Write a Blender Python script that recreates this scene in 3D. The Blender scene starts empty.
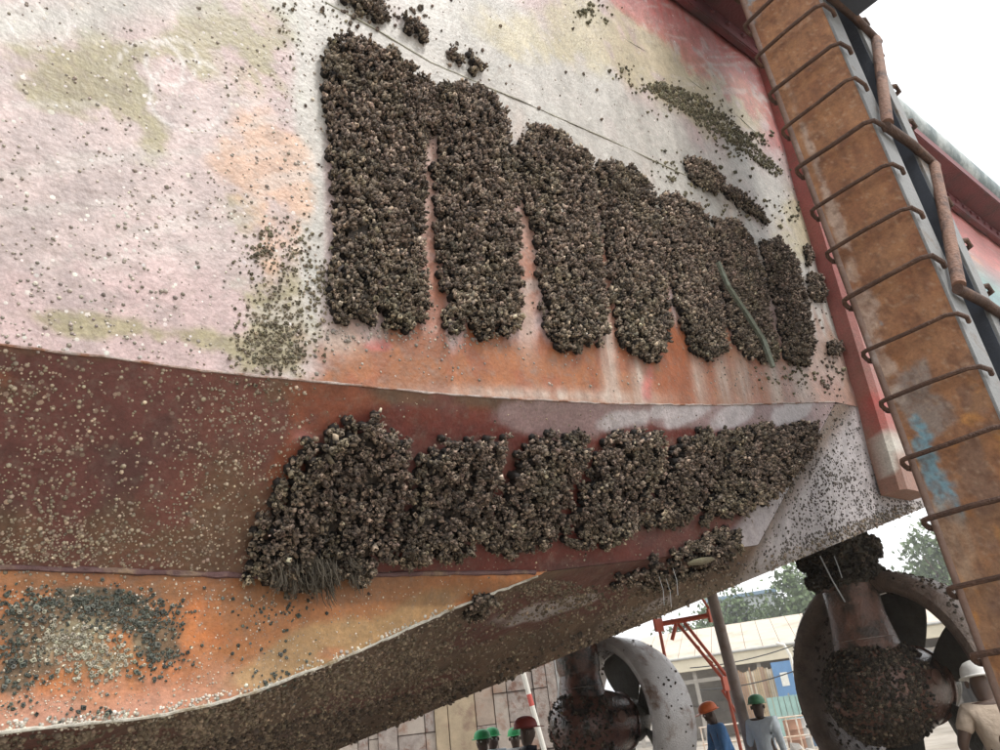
import bpy, bmesh, math, random
import numpy as np
from mathutils import Vector, Matrix
from mathutils.bvhtree import BVHTree

random.seed(7); rng = np.random.default_rng(7)
S = bpy.context.scene
COL = S.collection
# ------------------------------------------------------------------ camera, sky, sun, exposure
F = 751.0
CH = 1.65
ROLL, PITCH, YAW = math.radians(7.25), math.radians(25.2), math.radians(48.6)
fw = np.array([math.cos(YAW)*math.cos(PITCH), math.sin(YAW)*math.cos(PITCH), math.sin(PITCH)])
r0 = np.array([math.sin(YAW), -math.cos(YAW), 0.0]); u0 = np.cross(r0, fw)
CR = math.cos(ROLL)*r0 - math.sin(ROLL)*u0
CU = math.sin(ROLL)*r0 + math.cos(ROLL)*u0
CP = np.array([0, 0, CH])
cd = bpy.data.cameras.new('camera'); cam = bpy.data.objects.new('camera', cd); COL.objects.link(cam)
cam.matrix_world = Matrix(((CR[0], CU[0], -fw[0], 0), (CR[1], CU[1], -fw[1], 0), (CR[2], CU[2], -fw[2], CH), (0, 0, 0, 1)))
cd.sensor_width = 36; cd.lens = F/1000*36; cd.clip_start = 0.05; cd.clip_end = 4000
S.camera = cam
SUN_EL, SUN_AZ = 55.0, 292.0            # azimuth of the sun measured from +X towards +Y
W = bpy.data.worlds.new('World'); S.world = W; W.use_nodes = True
wn = W.node_tree; bg = wn.nodes['Background']
sky = wn.nodes.new('ShaderNodeTexSky'); sky.sky_type = 'NISHITA'; sky.sun_disc = False
sky.sun_elevation = math.radians(SUN_EL); sky.sun_rotation = math.radians(90-SUN_AZ)
sky.air_density = 1.0; sky.dust_density = 4.0
hs = wn.nodes.new('ShaderNodeHueSaturation'); hs.inputs['Saturation'].default_value = 0.22
ovc = wn.nodes.new('ShaderNodeMix'); ovc.data_type = 'RGBA'; ovc.inputs[0].default_value = 0.75
ovc.inputs[7].default_value = (7.6, 7.7, 7.8, 1)      # white overcast veil over the sky texture
wn.links.new(sky.outputs[0], hs.inputs['Color']); wn.links.new(hs.outputs[0], ovc.inputs[6]); wn.links.new(ovc.outputs[2], bg.inputs[0])
bg.inputs[1].default_value = 0.15
sd = bpy.data.lights.new('sun', 'SUN'); sun = bpy.data.objects.new('sun', sd); COL.objects.link(sun)
sd.energy = 1.4; sd.angle = math.radians(11); sd.color = (1.0, 0.96, 0.9)
e, a = math.radians(SUN_EL), math.radians(SUN_AZ)
sv = Vector((math.cos(e)*math.cos(a), math.cos(e)*math.sin(a), math.sin(e)))
sun.rotation_euler = sv.to_track_quat('Z', 'Y').to_euler(); sun.location = (0, -5, 20)
S.view_settings.view_transform = 'Standard'; S.view_settings.look = 'None'
S.view_settings.exposure = 0.74; S.view_settings.gamma = 1

# ------------------------------------------------------------------ helpers
def ray(x, y):
    d = fw + CR*(x-500)/F - CU*(y-375)/F
    return d/np.linalg.norm(d)
def on_plane(x, y, p0, n):
    d = ray(x, y); n = np.asarray(n, float)
    return CP + d*((np.asarray(p0)-CP) @ n)/(d @ n)
def on_y(x, y, Y): return on_plane(x, y, (0, Y, 0), (0, 1, 0))
def at(x, y, D):
    d = ray(x, y); return CP + d*D/math.hypot(d[0], d[1])
def project(P):
    v = np.asarray(P) - CP; z = v @ fw
    z = np.where(np.abs(z) < 1e-6, 1e-6, z)
    px = 500 + F*(v @ CR)/z; py = 375 - F*(v @ CU)/z
    bad = z < 0.05
    return np.where(bad, -9999, px), np.where(bad, -9999, py)
def lin(r, g, b):
    c = np.array([r, g, b])/255.0
    return np.where(c <= 0.04045, c/12.92, ((c+0.055)/1.055)**2.4)

def hash2(ix, iy, seed):
    h = (ix*374761393 + iy*668265263 + seed*1442695041) & 0xFFFFFFFF
    h = ((h ^ (h >> 13))*1274126177) & 0xFFFFFFFF
    return ((h ^ (h >> 16)) & 0xFFFF)/65535.0
def vnoise(x, y, seed=0):
    ix = np.floor(x).astype(np.int64); iy = np.floor(y).astype(np.int64)
    fx = x-ix; fy = y-iy; fx = fx*fx*(3-2*fx); fy = fy*fy*(3-2*fy)
    a = hash2(ix, iy, seed); b = hash2(ix+1, iy, seed); c = hash2(ix, iy+1, seed); d = hash2(ix+1, iy+1, seed)
    return (a*(1-fx)+b*fx)*(1-fy) + (c*(1-fx)+d*fx)*fy
def fbm(x, y, seed=0, octv=5):
    s = 0; amp = 0.5; t = 0
    for o in range(octv):
        s = s + amp*vnoise(x*2**o, y*2**o, seed+o*17); t += amp; amp *= 0.55
    return np.clip((s/t-0.5)*1.7+0.5, 0, 1)
def sstep(a, b, x):
    t = np.clip((x-a)/(b-a), 0, 1); return t*t*(3-2*t)
def blob(px, py, cx, cy, sx, sy, ang=0):
    c, s = math.cos(math.radians(ang)), math.sin(math.radians(ang))
    dx, dy = px-cx, py-cy
    u = (dx*c+dy*s)/sx; v = (-dx*s+dy*c)/sy
    return np.exp(-0.5*(u*u+v*v))

MATS = {}
def mat(name, color=(0.5, 0.5, 0.5), rough=0.6, var=0.35, scale=6.0, metal=0.0, bump=0.3, col_attr=False,
        second=None, second_amt=0.5, second_scale=3.0, second_fac=1.0, fine=0.0, bscale=40.0, spec=0.5, streak=False):
    """procedural material: base colour (flat or from the mesh's own paint attribute), broken by noise, a second tone in patches, relief"""
    m = bpy.data.materials.new(name); m.use_nodes = True; t = m.node_tree; N, L = t.nodes, t.links
    b = N['Principled BSDF']
    tc = N.new('ShaderNodeTexCoord')
    if col_attr:
        at_ = N.new('ShaderNodeAttribute'); at_.attribute_name = 'Col'; src = at_.outputs['Color']
    else:
        rgb = N.new('ShaderNodeRGB'); rgb.outputs[0].default_value = (*color, 1); src = rgb.outputs[0]
    if second is not None:
        n2 = N.new('ShaderNodeTexNoise'); n2.inputs['Scale'].default_value = second_scale; n2.inputs['Detail'].default_value = 8
        n2.inputs['Roughness'].default_value = 0.65
        if streak:
            mp = N.new('ShaderNodeMapping'); mp.inputs['Scale'].default_value = (1, 1, 0.15)
            L.new(tc.outputs['Object'], mp.inputs[0]); L.new(mp.outputs[0], n2.inputs['Vector'])
        else:
            L.new(tc.outputs['Object'], n2.inputs['Vector'])
        r2 = N.new('ShaderNodeMapRange'); r2.inputs[1].default_value = 0.62-0.3*second_amt; r2.inputs[2].default_value = 0.75-0.3*second_amt
        L.new(n2.outputs['Fac'], r2.inputs[0]); r2.inputs[4].default_value = second_fac
        mx = N.new('ShaderNodeMix'); mx.data_type = 'RGBA'; L.new(r2.outputs[0], mx.inputs[0])
        L.new(src, mx.inputs[6]); mx.inputs[7].default_value = (*second, 1); src = mx.outputs[2]
    nz = N.new('ShaderNodeTexNoise'); nz.inputs['Scale'].default_value = scale; nz.inputs['Detail'].default_value = 10
    nz.inputs['Roughness'].default_value = 0.7; L.new(tc.outputs['Object'], nz.inputs['Vector'])
    mr = N.new('ShaderNodeMapRange'); mr.inputs[1].default_value = 0.25; mr.inputs[2].default_value = 0.75
    mr.inputs[3].default_value = 1-var; mr.inputs[4].default_value = 1+var; L.new(nz.outputs['Fac'], mr.inputs[0])
    mu = N.new('ShaderNodeMix'); mu.data_type = 'RGBA'; mu.blend_type = 'MULTIPLY'; mu.inputs[0].default_value = 1
    L.new(src, mu.inputs[6]); L.new(mr.outputs[0], mu.inputs[7]); L.new(mu.outputs[2], b.inputs['Base Color'])
    if fine > 0:      # small chips and grime specks
        n4 = N.new('ShaderNodeTexNoise'); n4.inputs['Scale'].default_value = 85; n4.inputs['Detail'].default_value = 6; n4.inputs['Roughness'].default_value = 0.75
        L.new(tc.outputs['Object'], n4.inputs['Vector'])
        m4 = N.new('ShaderNodeMapRange'); m4.inputs[1].default_value = 0.33; m4.inputs[2].default_value = 0.67; m4.inputs[3].default_value = 1-fine; m4.inputs[4].default_value = 1+fine
        L.new(n4.outputs['Fac'], m4.inputs[0]); mu2 = N.new('ShaderNodeMix'); mu2.data_type = 'RGBA'; mu2.blend_type = 'MULTIPLY'; mu2.inputs[0].default_value = 1
        L.new(mu.outputs[2], mu2.inputs[6]); L.new(m4.outputs[0], mu2.inputs[7]); L.new(mu2.outputs[2], b.inputs['Base Color'])
    rr = N.new('ShaderNodeMapRange'); rr.inputs[3].default_value = max(0.05, rough-0.15); rr.inputs[4].default_value = min(1, rough+0.15)
    L.new(nz.outputs['Fac'], rr.inputs[0]); L.new(rr.outputs[0], b.inputs['Roughness'])
    b.inputs['Metallic'].default_value = metal; b.inputs['Specular IOR Level'].default_value = spec
    if bump > 0:
        nb = N.new('ShaderNodeTexNoise'); nb.inputs['Scale'].default_value = bscale; nb.inputs['Detail'].default_value = 6
        L.new(tc.outputs['Object'], nb.inputs['Vector'])
        bp = N.new('ShaderNodeBump'); bp.inputs['Strength'].default_value = bump; bp.inputs['Distance'].default_value = 0.02
        L.new(nb.outputs['Fac'], bp.inputs['Height']); L.new(bp.outputs[0], b.inputs['Normal'])
    MATS[name] = m; return m

def link(name, me, m=None, parent=None):
    o = bpy.data.objects.new(name, me); COL.objects.link(o)
    if m is not None and me is not None: me.materials.append(m)
    if parent is not None: o.parent = parent
    return o
def tag(o, label=None, cat=None, group=None, kind=None):
    if label: o['label'] = label
    if cat: o['category'] = cat
    if group: o['group'] = group
    if kind: o['kind'] = kind
    return o
def thing(name, label, cat, loc=(0, 0, 0), rz=0.0, group=None):
    o = bpy.data.objects.new(name, None); COL.objects.link(o); o.location = loc; o.rotation_euler = (0, 0, rz)
    o.empty_display_size = 0.2
    return tag(o, label, cat, group)

def np_mesh(name, V, Fc, cols=None, smooth=False):
    """V (n,3), Fc (m,k) with k 3 or 4, cols (n,3)"""
    me = bpy.data.meshes.new(name); V = np.ascontiguousarray(V, np.float32); Fc = np.ascontiguousarray(Fc, np.int32)
    k = Fc.shape[1]
    me.vertices.add(len(V)); me.vertices.foreach_set('co', V.ravel())
    me.loops.add(Fc.size); me.loops.foreach_set('vertex_index', Fc.ravel())
    me.polygons.add(len(Fc)); me.polygons.foreach_set('loop_start', np.arange(len(Fc), dtype=np.int32)*k)
    me.polygons.foreach_set('loop_total', np.full(len(Fc), k, np.int32))
    if smooth: me.polygons.foreach_set('use_smooth', np.ones(len(Fc), bool))
    me.update(calc_edges=True); me.validate()
    if cols is not None:
        ca = me.color_attributes.new('Col', 'FLOAT_COLOR', 'POINT')
        ca.data.foreach_set('color', np.c_[cols, np.ones(len(cols))].astype(np.float32).ravel())
    return me

class MB:
    """collects boxes, bars, tubes and lathes and links them as one mesh object"""
    def __init__(s): s.v = []; s.f = []
    def add(s, vs, fs):
        o = len(s.v); s.v += [tuple(map(float, p)) for p in vs]; s.f += [tuple(i+o for i in f) for f in fs]; return s
    def box(s, a, b, M=None, jit=0.0):
        (x0, y0, z0), (x1, y1, z1) = a, b
        P = [(x0, y0, z0), (x1, y0, z0), (x1, y1, z0), (x0, y1, z0), (x0, y0, z1), (x1, y0, z1), (x1, y1, z1), (x0, y1, z1)]
        if jit: P = [(p[0]+random.uniform(-jit, jit), p[1]+random.uniform(-jit, jit), p[2]+random.uniform(-jit, jit)) for p in P]
        if M is not None: P = [M @ Vector(p) for p in P]
        return s.add(P, [(3, 2, 1, 0), (4, 5, 6, 7), (0, 1, 5, 4), (1, 2, 6, 5), (2, 3, 7, 6), (3, 0, 4, 7)])
    def tube(s, pts, r, n=8, cap=True):
        pts = [Vector(p) for p in pts]; rs = r if isinstance(r, (list, tuple)) else [r]*len(pts)
        T = [(pts[min(i+1, len(pts)-1)]-pts[max(i-1, 0)]).normalized() for i in range(len(pts))]
        u = T[0].orthogonal().normalized(); V = []
        for p, t, q in zip(pts, T, rs):
            u = (u-t*u.dot(t)).normalized(); w = t.cross(u)
            V += [p+(u*math.cos(2*math.pi*k/n)+w*math.sin(2*math.pi*k/n))*q for k in range(n)]
        Fs = [(i*n+k, i*n+(k+1) % n, (i+1)*n+(k+1) % n, (i+1)*n+k) for i in range(len(pts)-1) for k in range(n)]
        if cap: Fs += [tuple(range(n-1, -1, -1)), tuple((len(pts)-1)*n+k for k in range(n))]
        return s.add(V, Fs)
    def bar(s, a, b, w, h, up=(0, 0, 1)):
        a, b = Vector(a), Vector(b); t = (b-a).normalized(); up = Vector(up)
        if abs(t.dot(up)) > 0.98: up = Vector((1, 0, 0))
        x = t.cross(up).normalized()*w/2; y = x.cross(t).normalized()*h/2
        V = [p+q for p in (a, b) for q in (-x-y, x-y, x+y, -x+y)]
        return s.add(V, [(3, 2, 1, 0), (4, 5, 6, 7), (0, 1, 5, 4), (1, 2, 6, 5), (2, 3, 7, 6), (3, 0, 4, 7)])
    def lathe(s, prof, n=24, M=None, close=False):
        """prof list of (r, h) round local z"""
        V = []; m = len(prof)
        for r, h in prof:
            for k in range(n):
                p = Vector((r*math.cos(2*math.pi*k/n), r*math.sin(2*math.pi*k/n), h)); V.append(M @ p if M is not None else p)
        rng_ = range(m) if close else range(m-1)
        Fs = [(i*n+k, i*n+(k+1) % n, ((i+1) % m)*n+(k+1) % n, ((i+1) % m)*n+k) for i in rng_ for k in range(n)]
        if not close: Fs += [tuple(range(n-1, -1, -1)), tuple((m-1)*n+k for k in range(n))]
        return s.add(V, Fs)
    def mesh(s, name, bevel=0.0, smooth=False):
        me = bpy.data.meshes.new(name); me.from_pydata(s.v, [], s.f)
        if bevel:
            bm = bmesh.new(); bm.from_mesh(me)
            bmesh.ops.bevel(bm, geom=bm.edges[:], offset=bevel, segments=2, affect='EDGES', clamp_overlap=True)
            bm.to_mesh(me); bm.free()
        if smooth:
            me.polygons.foreach_set('use_smooth', np.ones(len(me.polygons), bool))
            try: me.set_sharp_from_angle(angle=math.radians(40))
            except Exception: pass
        me.update(); return me
    def build(s, name, m, parent=None, bevel=0.0, smooth=False):
        return link(name, s.mesh(name, bevel, smooth), m, parent)

# ------------------------------------------------------------------ materials
M_hull = mat('hull_paint', rough=0.5, var=0.16, scale=11, bump=0.22, bscale=55, col_attr=True, fine=0.2, second=(0.20, 0.165, 0.13), second_amt=0.35, second_scale=30, second_fac=0.28)
M_growth = mat('shell_growth', rough=0.75, var=0.3, scale=60, bump=0.0, col_attr=True, spec=0.35)
M_rust = mat('rusty_steel', rough=0.7, var=0.2, scale=9, bump=0.12, bscale=70, col_attr=True, fine=0.22, second=(0.20, 0.095, 0.05), second_amt=0.4, second_scale=16, second_fac=0.4)
M_rod = mat('rusted_rod', (0.085, 0.045, 0.03), 0.75, 0.4, 18, bump=0.6, bscale=90, second=(0.15, 0.08, 0.05), second_amt=0.35, second_scale=6)
M_pipe = mat('peeling_rust_pipe', (0.24, 0.135, 0.095), 0.75, 0.35, 14, bump=0.6, bscale=60, second=(0.10, 0.06, 0.05), second_amt=0.4, second_scale=9)
M_web = mat('grey_steel', (0.23, 0.235, 0.235), 0.6, 0.2, 5, bump=0.3, bscale=60, second=(0.13, 0.085, 0.055), second_amt=0.2, second_scale=5)
M_dark = mat('dark_blue_steel', (0.055, 0.065, 0.085), 0.6, 0.3, 5, bump=0.2)
M_strake = mat('dark_red_strake', (0.16, 0.04, 0.045), 0.6, 0.35, 6, bump=0.4, second=(0.07, 0.035, 0.035), second_amt=0.4)
M_fender = mat('weathered_teal_pipe', (0.20, 0.25, 0.26), 0.65, 0.3, 4, bump=0.4, second=(0.42, 0.46, 0.46), second_amt=0.55, second_scale=2)
M_weld = mat('pale_weld', (0.42, 0.35, 0.32), 0.6, 0.5, 20, bump=0.6, second=(0.20, 0.09, 0.05), second_amt=0.5, second_scale=10)
M_ridge = mat('maroon_ridge', (0.13, 0.07, 0.07), 0.6, 0.4, 20, bump=0.6, second=(0.22, 0.15, 0.10), second_amt=0.4, second_scale=10)
M_thr = mat('thruster_paint', (0.20, 0.108, 0.08), 0.24, 0.45, 5, bump=0.7, bscale=45, second=(0.07, 0.05, 0.04), second_amt=0.5, second_scale=3.5, spec=0.55)
M_wet = mat('wet_thruster_paint', (0.15, 0.062, 0.045), 0.14, 0.5, 5, bump=0.6, bscale=30, second=(0.03, 0.024, 0.02), second_amt=0.55, second_scale=4, spec=0.8)
M_thrdark = mat('fouled_bronze', (0.075, 0.07, 0.056), 0.5, 0.5, 8, bump=0.8, bscale=40, second=(0.07, 0.06, 0.045), second_amt=0.35, second_scale=5)
M_nozzle = mat('nozzle_wet_sheen', (0.62, 0.60, 0.60), 0.12, 0.25, 4, bump=0.5, bscale=50, second=(0.24, 0.15, 0.11), second_amt=0.25, second_scale=2.5, spec=0.6)  # pale base stands in for bright sky reflections on the wet far nozzle
M_nozdark = mat('fouled_nozzle', (0.17, 0.125, 0.10), 0.4, 0.5, 7, bump=0.8, bscale=50, second=(0.13, 0.085, 0.065), second_amt=0.4, second_scale=4)

# ------------------------------------------------------------------ ground
gm = mat('dock_ground', (0.33, 0.29, 0.24), 0.9, 0.35, 0.8, bump=0.5, bscale=8, second=(0.22, 0.19, 0.15), second_amt=0.5, second_scale=0.3)
g = link('ground', np_mesh('ground', np.array([(-1500, -1500, 0), (1500, -1500, 0), (1500, 1500, 0), (-1500, 1500, 0)]), np.array([[0, 1, 2, 3]])), gm)
tag(g, kind='structure')

# ------------------------------------------------------------------ the hull: guide lines as functions of x (x towards the stern, y into the hull)
HP0, HN = (0, 2.0, 2.7), (0, 1, 0.0486)
def side_y(z): return 2.0 - 0.0486*(z-2.7)
TOP_Z = 6.42
def bottom_z(x, y): return 1.65 + 0.2336*x - 0.118*y
k1x = [-6, 0.134, 0.359, 0.62, 0.927, 1.295, 1.744, 2.439, 3.218, 4.491, 9.0, 12]
k1z = [2.63, 2.654, 2.67, 2.686, 2.715, 2.749, 2.80, 2.896, 3.025, 3.265, 3.55, 4.2]
_a, _b = on_y(640, 560, 2.26), on_y(758, 545, 2.10)
k2x = [-6, 0.25, 0.92, 1.474, 2.154, _a[0], _b[0], 4.491, 5.2, 9.0, 12]
k2z = [2.17, 2.187, 2.180, 2.201, 2.227, _a[2], _b[2], 3.255, 3.38, 3.545, 4.195]
k2y = [2.35, 2.35, 2.35, 2.35, 2.35, 2.26, 2.10, 1.975, 1.97, 1.962, 1.93]
k3x = [-6, 0.314, 0.541, 0.667, 0.831, 0.981, 1.291, 1.74, 2.19]
k3z = [1.77, 1.791, 1.795, 1.799, 1.816, 1.847, 1.938, 2.091, 2.226]
bx = [-6, 2.0, 2.5, 3.0, 3.5, 4.2, 5.3, 9.0, 12]
by = [4.0, 4.0, 3.4, 2.55, 2.18, 2.08, 2.03, 1.962, 1.93]
X = np.concatenate([[-6, -4, -2.5, -1.5, -1, -0.7, -0.5, -0.35, -0.25], np.arange(-0.2, 5.3, 0.0125), np.arange(5.3, 7, 0.06), np.arange(7, 11.6, 0.25)])
K1 = np.c_[X, side_y(np.interp(X, k1x, k1z)), np.interp(X, k1x, k1z)]
K2 = np.c_[X, np.interp(X, k2x, k2y), np.interp(X, k2x, k2z)]
k3zz = np.where(X < 2.17, np.interp(X, k3x, k3z), K2[:, 2]-0.002)
k3zz = np.minimum(k3zz, K2[:, 2]-0.002)
K3 = np.c_[X, np.where(X < 2.17, 2.40-0.05*np.clip((X-1.7)/0.47, 0, 1), K2[:, 1]), k3zz]
BY = np.interp(X, bx, by)
B = np.c_[X, BY, bottom_z(X, BY)]
hi = B[:, 2] > K3[:, 2]-0.003
B[hi, 2] = K3[hi, 2]-0.003
TOP = np.c_[X, np.full_like(X, side_y(TOP_Z)), np.full_like(X, TOP_Z)]

def ruled(a, b, nv, mask=None):
    if mask is not None: a, b = a[mask], b[mask]
    t = np.linspace(0, 1, nv)[None, :, None]
    G = a[:, None]*(1-t) + b[:, None]*t
    nu = len(a); V = G.reshape(-1, 3)
    i = (np.arange(nu-1)[:, None]*nv + np.arange(nv-1)[None, :]).ravel()
    return V, np.c_[i, i+1, i+nv+1, i+nv]

def lerp(c, m, tgt):
    m = np.clip(m, 0, 1)[:, None]; return c*(1-m) + tgt*m
def paint_side(V):
    px, py = project(V); x, z = V[:, 0], V[:, 2]
    n1 = fbm(x*2.2, z*2.2, 1); n2 = fbm(x*7, z*7, 5); n3 = fbm(x*22, z*22, 9, 3); ns = fbm(x*9, z*0.9, 14); nst = fbm(x*28, z*1.6, 21, 4)
    c = np.tile(lin(213, 186, 184), (len(V), 1))
    c = lerp(c, sstep(0.4, 0.75, n1)*0.6, lin(218, 202, 198))
    c = lerp(c, sstep(0.45, 0.75, n2)*0.45, lin(184, 170, 168))
    gr = sum(blob(px, py, *q) for q in [(65, 55, 50, 28, 10), (95, 90, 35, 18, 0), (150, 50, 16, 10, 0), (187, 58, 20, 18, 30), (112, 125, 16, 12, 20), (152, 148, 16, 22, 0), (262, 60, 40, 40, 20), (40, 320, 60, 10, 0), (180, 10, 60, 16, 0), (150, 335, 70, 9, 5), (268, 320, 34, 50, 0), (300, 285, 14, 50, 0), (245, 210, 26, 22, 0), (120, 90, 22, 16, 20), (75, 85, 26, 14, 0), (205, 20, 20, 12, 0)])
    c = lerp(c, sstep(0.28, 0.75, gr*(0.05+1.25*n2)*(.55+.9*n3))*0.8, lin(164, 156, 112))
    wt = sum(blob(px, py, *q) for q in [(480, 30, 160, 60, 25), (560, 120, 150, 40, 27), (700, 200, 90, 35, 30), (830, 340, 26, 60, 0), (60, 10, 120, 22, -4), (310, 60, 16, 90, 0), (312, 200, 9, 120, 0)])
    c = lerp(c, sstep(0.2, 0.9, wt*(0.4+n1))*0.8, lin(207, 208, 200))
    cr = sum(blob(px, py, *q) for q in [(600, 35, 60, 22, 28), (680, 75, 50, 22, 32), (735, 110, 26, 22, 35), (520, 40, 40, 14, 25), (800, 225, 20, 26, 0), (650, 210, 50, 12, 30)])
    c = lerp(c, sstep(0.2, 0.8, cr*(0.3+1.2*n2))*0.8, lin(208, 196, 160))
    og = sum(blob(px, py, *q) for q in [(252, 135, 18, 26, 0), (272, 190, 25, 40, 5), (255, 150, 26, 18, 0), (300, 215, 10, 40, 0), (272, 255, 9, 22, 0), (238, 165, 18, 10, 0)])
    c = lerp(c, sstep(0.12, 0.8, og*(0.1+1.3*n2)*(.6+.8*n3))*0.8, lin(226, 184, 154))
    # rusty band above the knuckle and the streaked gaps between the fouled gratings
    band = sstep(296, 340, px+40*(n2-.5))*sstep(318, 345, py + 26*(ns-0.5)*2)
    band = band*np.where(px > 600, 1-0.55*sstep(700, 850, px), 1)
    gaps = sum(blob(px, py, *q) for q in [(431, 235, 9, 70, -3), (433, 300, 9, 40, -3), (523, 270, 10, 62, -6), (528, 200, 6, 50, -6), (607, 300, 7, 60, -6), (600, 240, 5, 40, -6), (664, 290, 5, 60, -8), (425, 160, 9, 16, 0), (755, 300, 10, 60, -12)])
    c = lerp(c, np.clip(gaps, 0, 1)*0.7*sstep(0.2, 0.5, n2), lin(206, 152, 126))
    c = lerp(c, sstep(0.35, 0.8, np.clip(gaps, 0, 1)*sstep(150, 330, py)+0.3*(n2-0.5))*0.8, lin(172, 104, 72))
    c = lerp(c, band*0.97, lin(166, 92, 48))
    c = lerp(c, band*sstep(0.48, 0.7, n2)*0.5, lin(182, 118, 66))
    c = lerp(c, band*sstep(0.5, 0.75, n1)*0.55, lin(146, 92, 54))
    drip = sum(blob(px, py, *q) for q in [(612, 385, 5, 26, -8), (640, 385, 6, 22, -8), (700, 380, 5, 22, -8), (722, 380, 5, 26, -8), (742, 378, 6, 24, -8), (775, 378, 5, 26, -10), (800, 372, 8, 30, -10), (528, 320, 5, 26, -5), (605, 330, 5, 26, -5), (338, 340, 18, 12, 0), (540, 395, 80, 5, 2)])
    c = lerp(c, np.clip(drip, 0, 1)*(0.35+0.9*nst), lin(206, 186, 172))
    red = sum(blob(px, py, *q) for q in [(660, 10, 26, 18, 30), (690, 45, 30, 16, 40), (745, 75, 28, 24, 45), (775, 120, 14, 30, 0), (720, 30, 40, 10, 38), (625, -5, 26, 10, 20), (378, 345, 14, 6, 0), (648, 385, 6, 16, 0)])
    c = lerp(c, sstep(0.35, 0.7, red*(0.25+n2))*0.7, lin(208, 112, 108))
    edge = sstep(6.0, 6.3, z + 0.5*(n1-0.5)+.3*(nst-.5))*sstep(2.2, 3.6, x)
    c = lerp(c, edge*0.75, lin(200, 96, 92))
    far = sstep(5.3, 6.2, x)
    c = lerp(c, far*sstep(0.45, 0.6, fbm(x*0.7, z*3, 41))*0.8, lin(222, 214, 160))
    c = lerp(c, far*sstep(0.5, 0.62, fbm(x*0.7+9, z*3, 47))*0.8, lin(130, 190, 195))
    c = lerp(c, far*sstep(5.3, 5.9, z), lin(222, 140, 136))
    sc = sum(np.exp(-((np.hypot(px-cx, (py-cy)*1.15)-r)/1.7)**2)*sstep(0.35, 0.6, fbm(x*5, z*5, 60+i)) for i, (cx, cy, r) in enumerate([(172, 62, 26), (150, 70, 34), (190, 95, 40), (40, 20, 30)]))
    c = lerp(c, sc*0.85, lin(238, 232, 228))
    br = fbm((x+.6*z)*3.0, (z-.6*x)*26, 71, 4)
    c = lerp(c, sstep(.62, .85, br)*sstep(.35, .6, n1)*(1-band)*.45, lin(226, 218, 212))
    c = lerp(c, sstep(.66, .9, fbm(x*40, z*40, 81, 3))*(.25+.5*sstep(.4, .7, n2))*.5, lin(150, 130, 120))
    c = c*(0.88+0.24*n3)[:, None]*(0.93+0.14*nst)[:, None]
    return c*0.69
def paint_knuckle(V):
    px, py = project(V); x, z = V[:, 0], V[:, 2]
    n1 = fbm(x*2.4, z*2.4, 101); n2 = fbm(x*8, z*8, 105); n3 = fbm(x*25, z*25, 109, 3); nd = fbm((x+0.35*z)*6, (z-0.3*x)*1.2, 112)
    c = np.tile(lin(104, 62, 57), (len(V), 1))
    c = lerp(c, sstep(0.4, 0.7, n1)*0.6, lin(120, 74, 62))
    c = lerp(c, sstep(0.5, 0.75, n2)*0.5, lin(76, 54, 52))
    ol = sum(blob(px, py, *q) for q in [(40, 540, 90, 24, 4), (220, 500, 70, 40, -20), (15, 390, 30, 18, 0), (60, 355, 60, 5, 6), (270, 390, 26, 20, 0), (230, 545, 60, 20, 0), (470, 398, 110, 7, 2), (540, 405, 90, 8, 2)])
    c = lerp(c, sstep(0.25, 0.75, ol*(0.1+1.2*n2))*0.6, lin(110, 88, 64))
    og = sum(blob(px, py, *q) for q in [(322, 400, 34, 16, 10), (300, 440, 16, 30, 25), (340, 400, 20, 14, 0), (10, 380, 14, 8, 0), (285, 470, 14, 18, 20), (440, 415, 40, 10, 0)])
    c = lerp(c, sstep(0.3, 0.65, og*(0.1+1.2*n2))*0.7, lin(142, 78, 50))
    mr = sum(blob(px, py, *q) for q in [(420, 425, 70, 14, 0), (510, 485, 14, 50, 20), (590, 470, 12, 40, 25), (400, 560, 110, 10, 0), (560, 560, 60, 20, 0), (660, 430, 100, 6, 0)])
    c = lerp(c, sstep(0.25, 0.7, mr*(0.5+n2))*0.8, lin(104, 44, 36))
    pu = sum(blob(px, py, *q) for q in [(540, 420, 40, 14, 10), (600, 414, 70, 9, 0), (690, 413, 90, 8, 0), (780, 412, 50, 9, 0)])
    c = lerp(c, sstep(0.25, 0.6, pu*(0.4+1.2*nd))*0.8, lin(150, 128, 128))
    wh = sum(blob(px, py, *q) for q in [(616, 420, 16, 8, -20), (690, 412, 22, 7, -30), (735, 414, 22, 9, -30), (790, 412, 22, 9, -30), (655, 412, 16, 6, -30)])
    c = lerp(c, sstep(0.35, 0.7, wh*(0.5+nd))*0.85, lin(186, 180, 182))
    gr = sstep(0, 14, px + 0.86*(py-400) - 838)
    c = lerp(c, gr*0.9, lin(172, 166, 168))
    pk = blob(px, py, 303, 437, 7, 5)
    c = lerp(c, pk, lin(190, 130, 122))
    lo = sstep(0, 16, py-552)*sstep(520, 560, px)
    c = lerp(c, lo*0.8, lin(74, 48, 46))
    return c*(0.85+0.3*n3)[:, None]*0.95
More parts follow.
